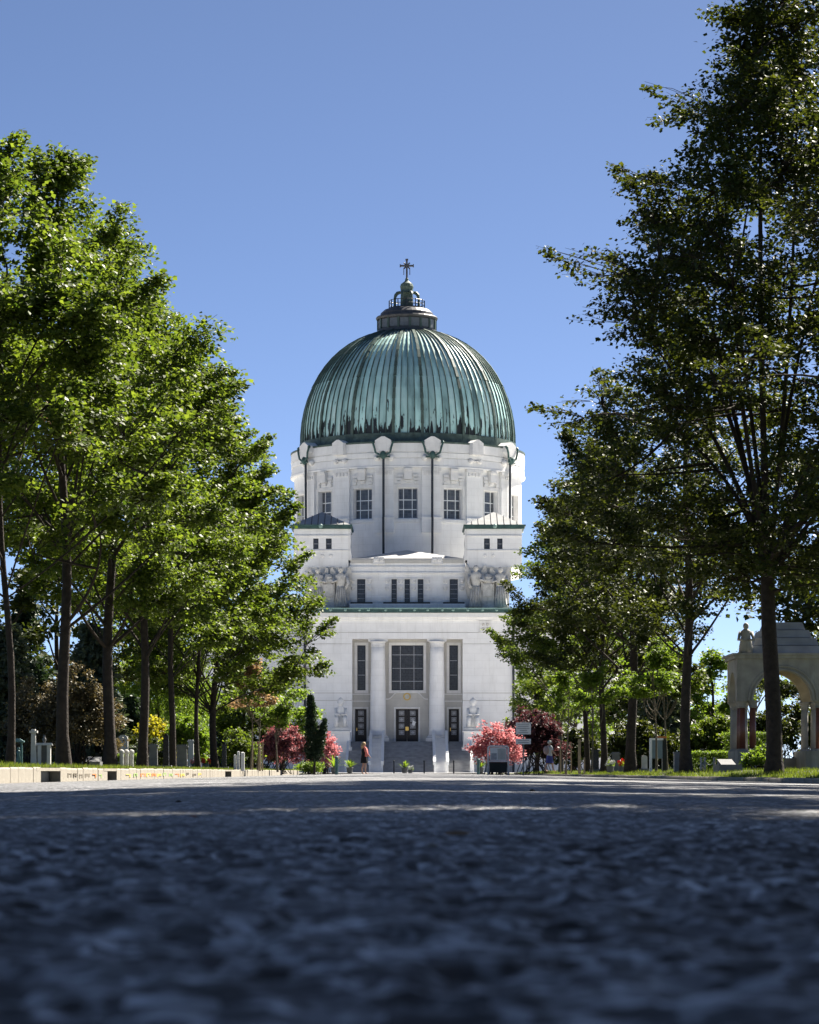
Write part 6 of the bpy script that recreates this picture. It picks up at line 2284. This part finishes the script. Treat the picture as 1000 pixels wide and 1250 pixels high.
def bust():
    Y = 103.0
    b = gp(940, Y, RZ1)
    root = thing('stone_bust', 'pale stone bust on a pillar beside the big right trunk', 'statue', b)
    zt = fz(916, Y)
    part('pillar', 'stone_pale', root, lambda m: (m.box(b[0] - 0.13, b[0] + 0.13, Y - .12, Y + .12, 0.02, zt, 0.02, 0.02), m.box(b[0] - 0.17, b[0] + 0.17, Y - .16, Y + .16, zt + .001, zt + 0.05)))
    m = MB()
    m.lathe([(0.08, zt + .05), (0.1, zt + .1), (0.17, zt + .22), (0.15, zt + .27), (0.055, zt + .3), (0.05, zt + .35)], (b[0], Y, 0), 12, sy=0.7)
    m.sphere((b[0], Y - .01, zt + .43), 0.085, 10, 8, 1.25)
    m.build('bust', 'stone_pale', root, True)


bust()

# ------------------------------------------------------------------ people
def skin_body(name, joints, edges, material, parent, sub=2):
    """joints: list of (pos, rx, ry); first is the pelvis"""
    me = bpy.data.meshes.new(name)
    o0 = ORG[parent.name]
    me.from_pydata([tuple(Vector(p) - o0) for p, _, _ in joints], edges, [])
    o = link_mesh(name, me, material, parent)
    md = o.modifiers.new('skin', 'SKIN')
    md.use_smooth_shade = True
    sv = me.skin_vertices[0].data
    for i, (_, rx, ry) in enumerate(joints):
        sv[i].radius = (rx, ry)
        sv[i].use_root = (i == 0)
    s2 = o.modifiers.new('sub', 'SUBSURF')
    s2.levels = s2.render_levels = sub
    return o


def person(label, loc, face, h, pose, clothes, hair):
    """face: heading in radians, 0 looks away from the camera (+y)"""
    root = thing('person', label, 'person', loc)
    k = h / 1.7
    ca, sa = math.cos(face), math.sin(face)

    def P(f, s, z):
        """forward, to the figure's right, up"""
        return Vector((loc[0] + k * (f * -sa + s * ca), loc[1] + k * (f * ca + s * sa), loc[2] + k * z))
    st = pose.get('stride', 0.0)
    J = [(P(0, 0, .93), .145 * k, .11 * k), (P(0, 0, 1.10), .125 * k, .095 * k), (P(0.01, 0, 1.30), .15 * k, .105 * k), (P(0, 0, 1.42), .09 * k, .075 * k),
         (P(0.0, 0, 1.49), .048 * k, .048 * k), (P(.02, 0, 1.56), .075 * k, .082 * k), (P(.02, 0, 1.64), .078 * k, .09 * k), (P(.01, 0, 1.69), .05 * k, .06 * k)]
    E = [(0, 1), (1, 2), (2, 3), (3, 4), (4, 5), (5, 6), (6, 7)]
    for s, sg in ((1, 1), (-1, -1)):
        f = st * sg
        n = len(J)
        J += [(P(0, .09 * s, .86), .088 * k, .09 * k), (P(f * .5 + .02, .095 * s, .50), .062 * k, .062 * k), (P(f * .9 - .03, .1 * s, .30), .058 * k, .058 * k), (P(f - .02, .1 * s, .09), .036 * k, .038 * k), (P(f + .06, .11 * s, .035), .04 * k, .03 * k), (P(f + .16, .12 * s, .025), .035 * k, .02 * k)]
        E += [(0, n), (n, n + 1), (n + 1, n + 2), (n + 2, n + 3), (n + 3, n + 4), (n + 4, n + 5)]
    for s, key in ((1, 'r'), (-1, 'l')):
        n = len(J)
        el, wr = pose[key]
        hd = Vector(wr) + (Vector(wr) - Vector(el)).normalized() * 0.09
        J += [(P(0, .185 * s, 1.385), .058 * k, .058 * k), (P(*el), .042 * k, .042 * k), (P(*wr), .028 * k, .03 * k), (P(*hd), .034 * k, .02 * k)]
        E += [(3, n), (n, n + 1), (n + 1, n + 2), (n + 2, n + 3)]
        u = (Vector(wr) - Vector(el)).normalized()
        base = hd
        for q in range(4):
            b0 = base + Vector((0.012 * (q - 1.5), 0, 0))
            m0 = b0 + u * 0.04 + Vector((0.008, 0, 0))
            t0 = m0 + u * (0.03 + 0.006 * (1.5 - abs(q - 1.2))) + Vector((0.012, -0.006 * s, 0))
            n2 = len(J)
            J += [(P(*m0), .009 * k, .009 * k), (P(*t0), .008 * k, .008 * k)]
            E += [(n + 3, n2), (n2, n2 + 1)]
        n2 = len(J)
        th = Vector(wr) + u * 0.035 + Vector((0.035, -0.012 * s, 0))
        th2 = th + u * 0.04 + Vector((0.012, 0, 0))
        J += [(P(*th), .011 * k, .011 * k), (P(*th2), .009 * k, .009 * k)]
        E += [(n + 2, n2), (n2, n2 + 1)]
    body = skin_body('body', J, E, 'skin', root, 1)

    def ring(f, z, rx, ry, n=14):
        return [P(f + ry * math.sin(6.2832 * i / n), rx * math.cos(6.2832 * i / n), z) for i in range(n)]

    def shell(name, material, rings):
        m = MB()
        n = 14
        for rr in rings:
            m.v += [tuple(p) for p in rr]
        for i in range(len(rings) - 1):
            for j in range(n):
                a, b = i * n + j, i * n + (j + 1) % n
                m.f.append((a, b, b + n, a + n))
        return m.build(name, material, root, True)

    def sleeve(s, key, material, upto=0.55):
        el, wr = pose[key]
        sh = Vector((0, .17 * s, 1.40))
        e = sh.lerp(Vector(el), min(upto, 1))
        pts = [P(0, .13 * s, 1.42), P(*sh), P(*e)]
        rs = [.075 * k, .078 * k, .064 * k]
        if upto > 1:
            w = Vector(el).lerp(Vector(wr), upto - 1)
            pts.append(P(*w)); rs.append(.05 * k)
        m = MB()
        m.tube(pts, rs, 10, cap=False)
        m.build('sleeve', material, root, True)
    for c in clothes:
        c(shell, ring, sleeve, P, root)
    hair(P, root, k)
    # face
    m = MB()
    m.sphere(P(.105, 0, 1.60), .014 * k, 6, 5, 1.6)
    m.sphere(P(0.015, .082, 1.60), .02 * k, 6, 5, 1.5); m.sphere(P(0.015, -.082, 1.60), .02 * k, 6, 5, 1.5)
    m.build('face_features', 'skin', body, True)
    m = MB()
    for s in (-1, 1):
        m.sphere(P(.092, .032 * s, 1.63), .010 * k, 6, 5, .8)
    m.build('eye', 'black_paint', body)
    m = MB()
    m.sphere(P(.088, 0, 1.555), .022 * k, 6, 5, .3)
    m.build('mouth', 'flower_pink', body)
    return root


def dress(shell, ring, sleeve, P, root):
    shell('dress', 'cloth_black', [ring(.0, .60, .21, .19), ring(0, .70, .205, .185), ring(0, .92, .185, .155), ring(0, 1.08, .15, .125), ring(0, 1.28, .175, .135), ring(0, 1.40, .15, .11), ring(0, 1.44, .09, .085)])


def cardigan(shell, ring, sleeve, P, root):
    sleeve(1, 'r', 'cloth_coral', 1.8)
    m = MB()
    pts = [P(-.02, .13, 1.44), P(.06, .15, 1.32), P(.09, .16, 1.15), P(.05, .19, .95)]
    m.tube(pts, [.07, .085, .085, .07], 10)
    m.build('cardigan', 'cloth_coral', root, True)


def long_hair(P, root, k):
    m = MB()
    m.sphere(P(-.012, 0, 1.635), .103 * k, 12, 9, 1.05)
    m.tube([P(-.06, 0, 1.62), P(-.10, 0, 1.50), P(-.10, 0, 1.36)], [.085 * k, .08 * k, .04 * k], 10)
    m.build('hair', 'hair_blond', root, True)


sp = gp(444.5, 150, 0.0)
person('woman in a black dress with a coral top over her arm, before the steps', (sp[0], sp[1], GUT * abs(sp[0]) / ROADW), R_(-68), 1.66,
       dict(r=((.05, .24, 1.13), (.22, .16, .98)), l=((-.04, -.23, 1.13), (.05, -.25, .90)), stride=0.06), [dress, cardigan], long_hair)


def tee(shell, ring, sleeve, P, root):
    shell('shirt', 'cloth_white', [ring(0, .86, .185, .15), ring(0, 1.08, .165, .135), ring(0, 1.28, .185, .145), ring(0, 1.40, .16, .115), ring(0, 1.45, .085, .08)])
    sleeve(1, 'r', 'cloth_white', .7)
    sleeve(-1, 'l', 'cloth_white', .7)


def shorts(shell, ring, sleeve, P, root):
    shell('skirt', 'cloth_blue', [ring(.0, .48, .23, .21), ring(0, .6, .22, .2), ring(0, .8, .2, .175), ring(0, .96, .165, .135)])


def pack(shell, ring, sleeve, P, root):
    m = MB()
    m.sphere(P(-.22, 0, 1.2), .19, 10, 8, 1.25, 0.9, 0.9)
    b = m.build('backpack', 'cloth_tan', root, True)
    m = MB()
    for s in (-1, 1):
        m.tube([P(-.12, .1 * s, 1.4), P(.0, .12 * s, 1.47), P(.14, .12 * s, 1.32), P(.0, .17 * s, 1.05)], .02, 6)
    m.build('strap', 'cloth_tan', b, True)


def short_hair(P, root, k):
    m = MB()
    m.sphere(P(-.015, 0, 1.645), .104 * k, 12, 9, 1.0)
    m.lathe([(.0, 0.11), (.09, .09), (.11, .03), (.17, .0)], P(0.01, 0, 1.655), 14)
    m.build('sun_hat', 'hair_white', root, True)


sp = gp(671, 158, RZ1)
person('person in white shirt, blue skirt and pale hat with a backpack, walking', sp, R_(-62), 1.66,
       dict(r=((.10, .24, 1.13), (.26, .20, .98)), l=((-.08, -.23, 1.13), (.08, -.24, .95)), stride=0.2), [tee, shorts, pack], short_hair)
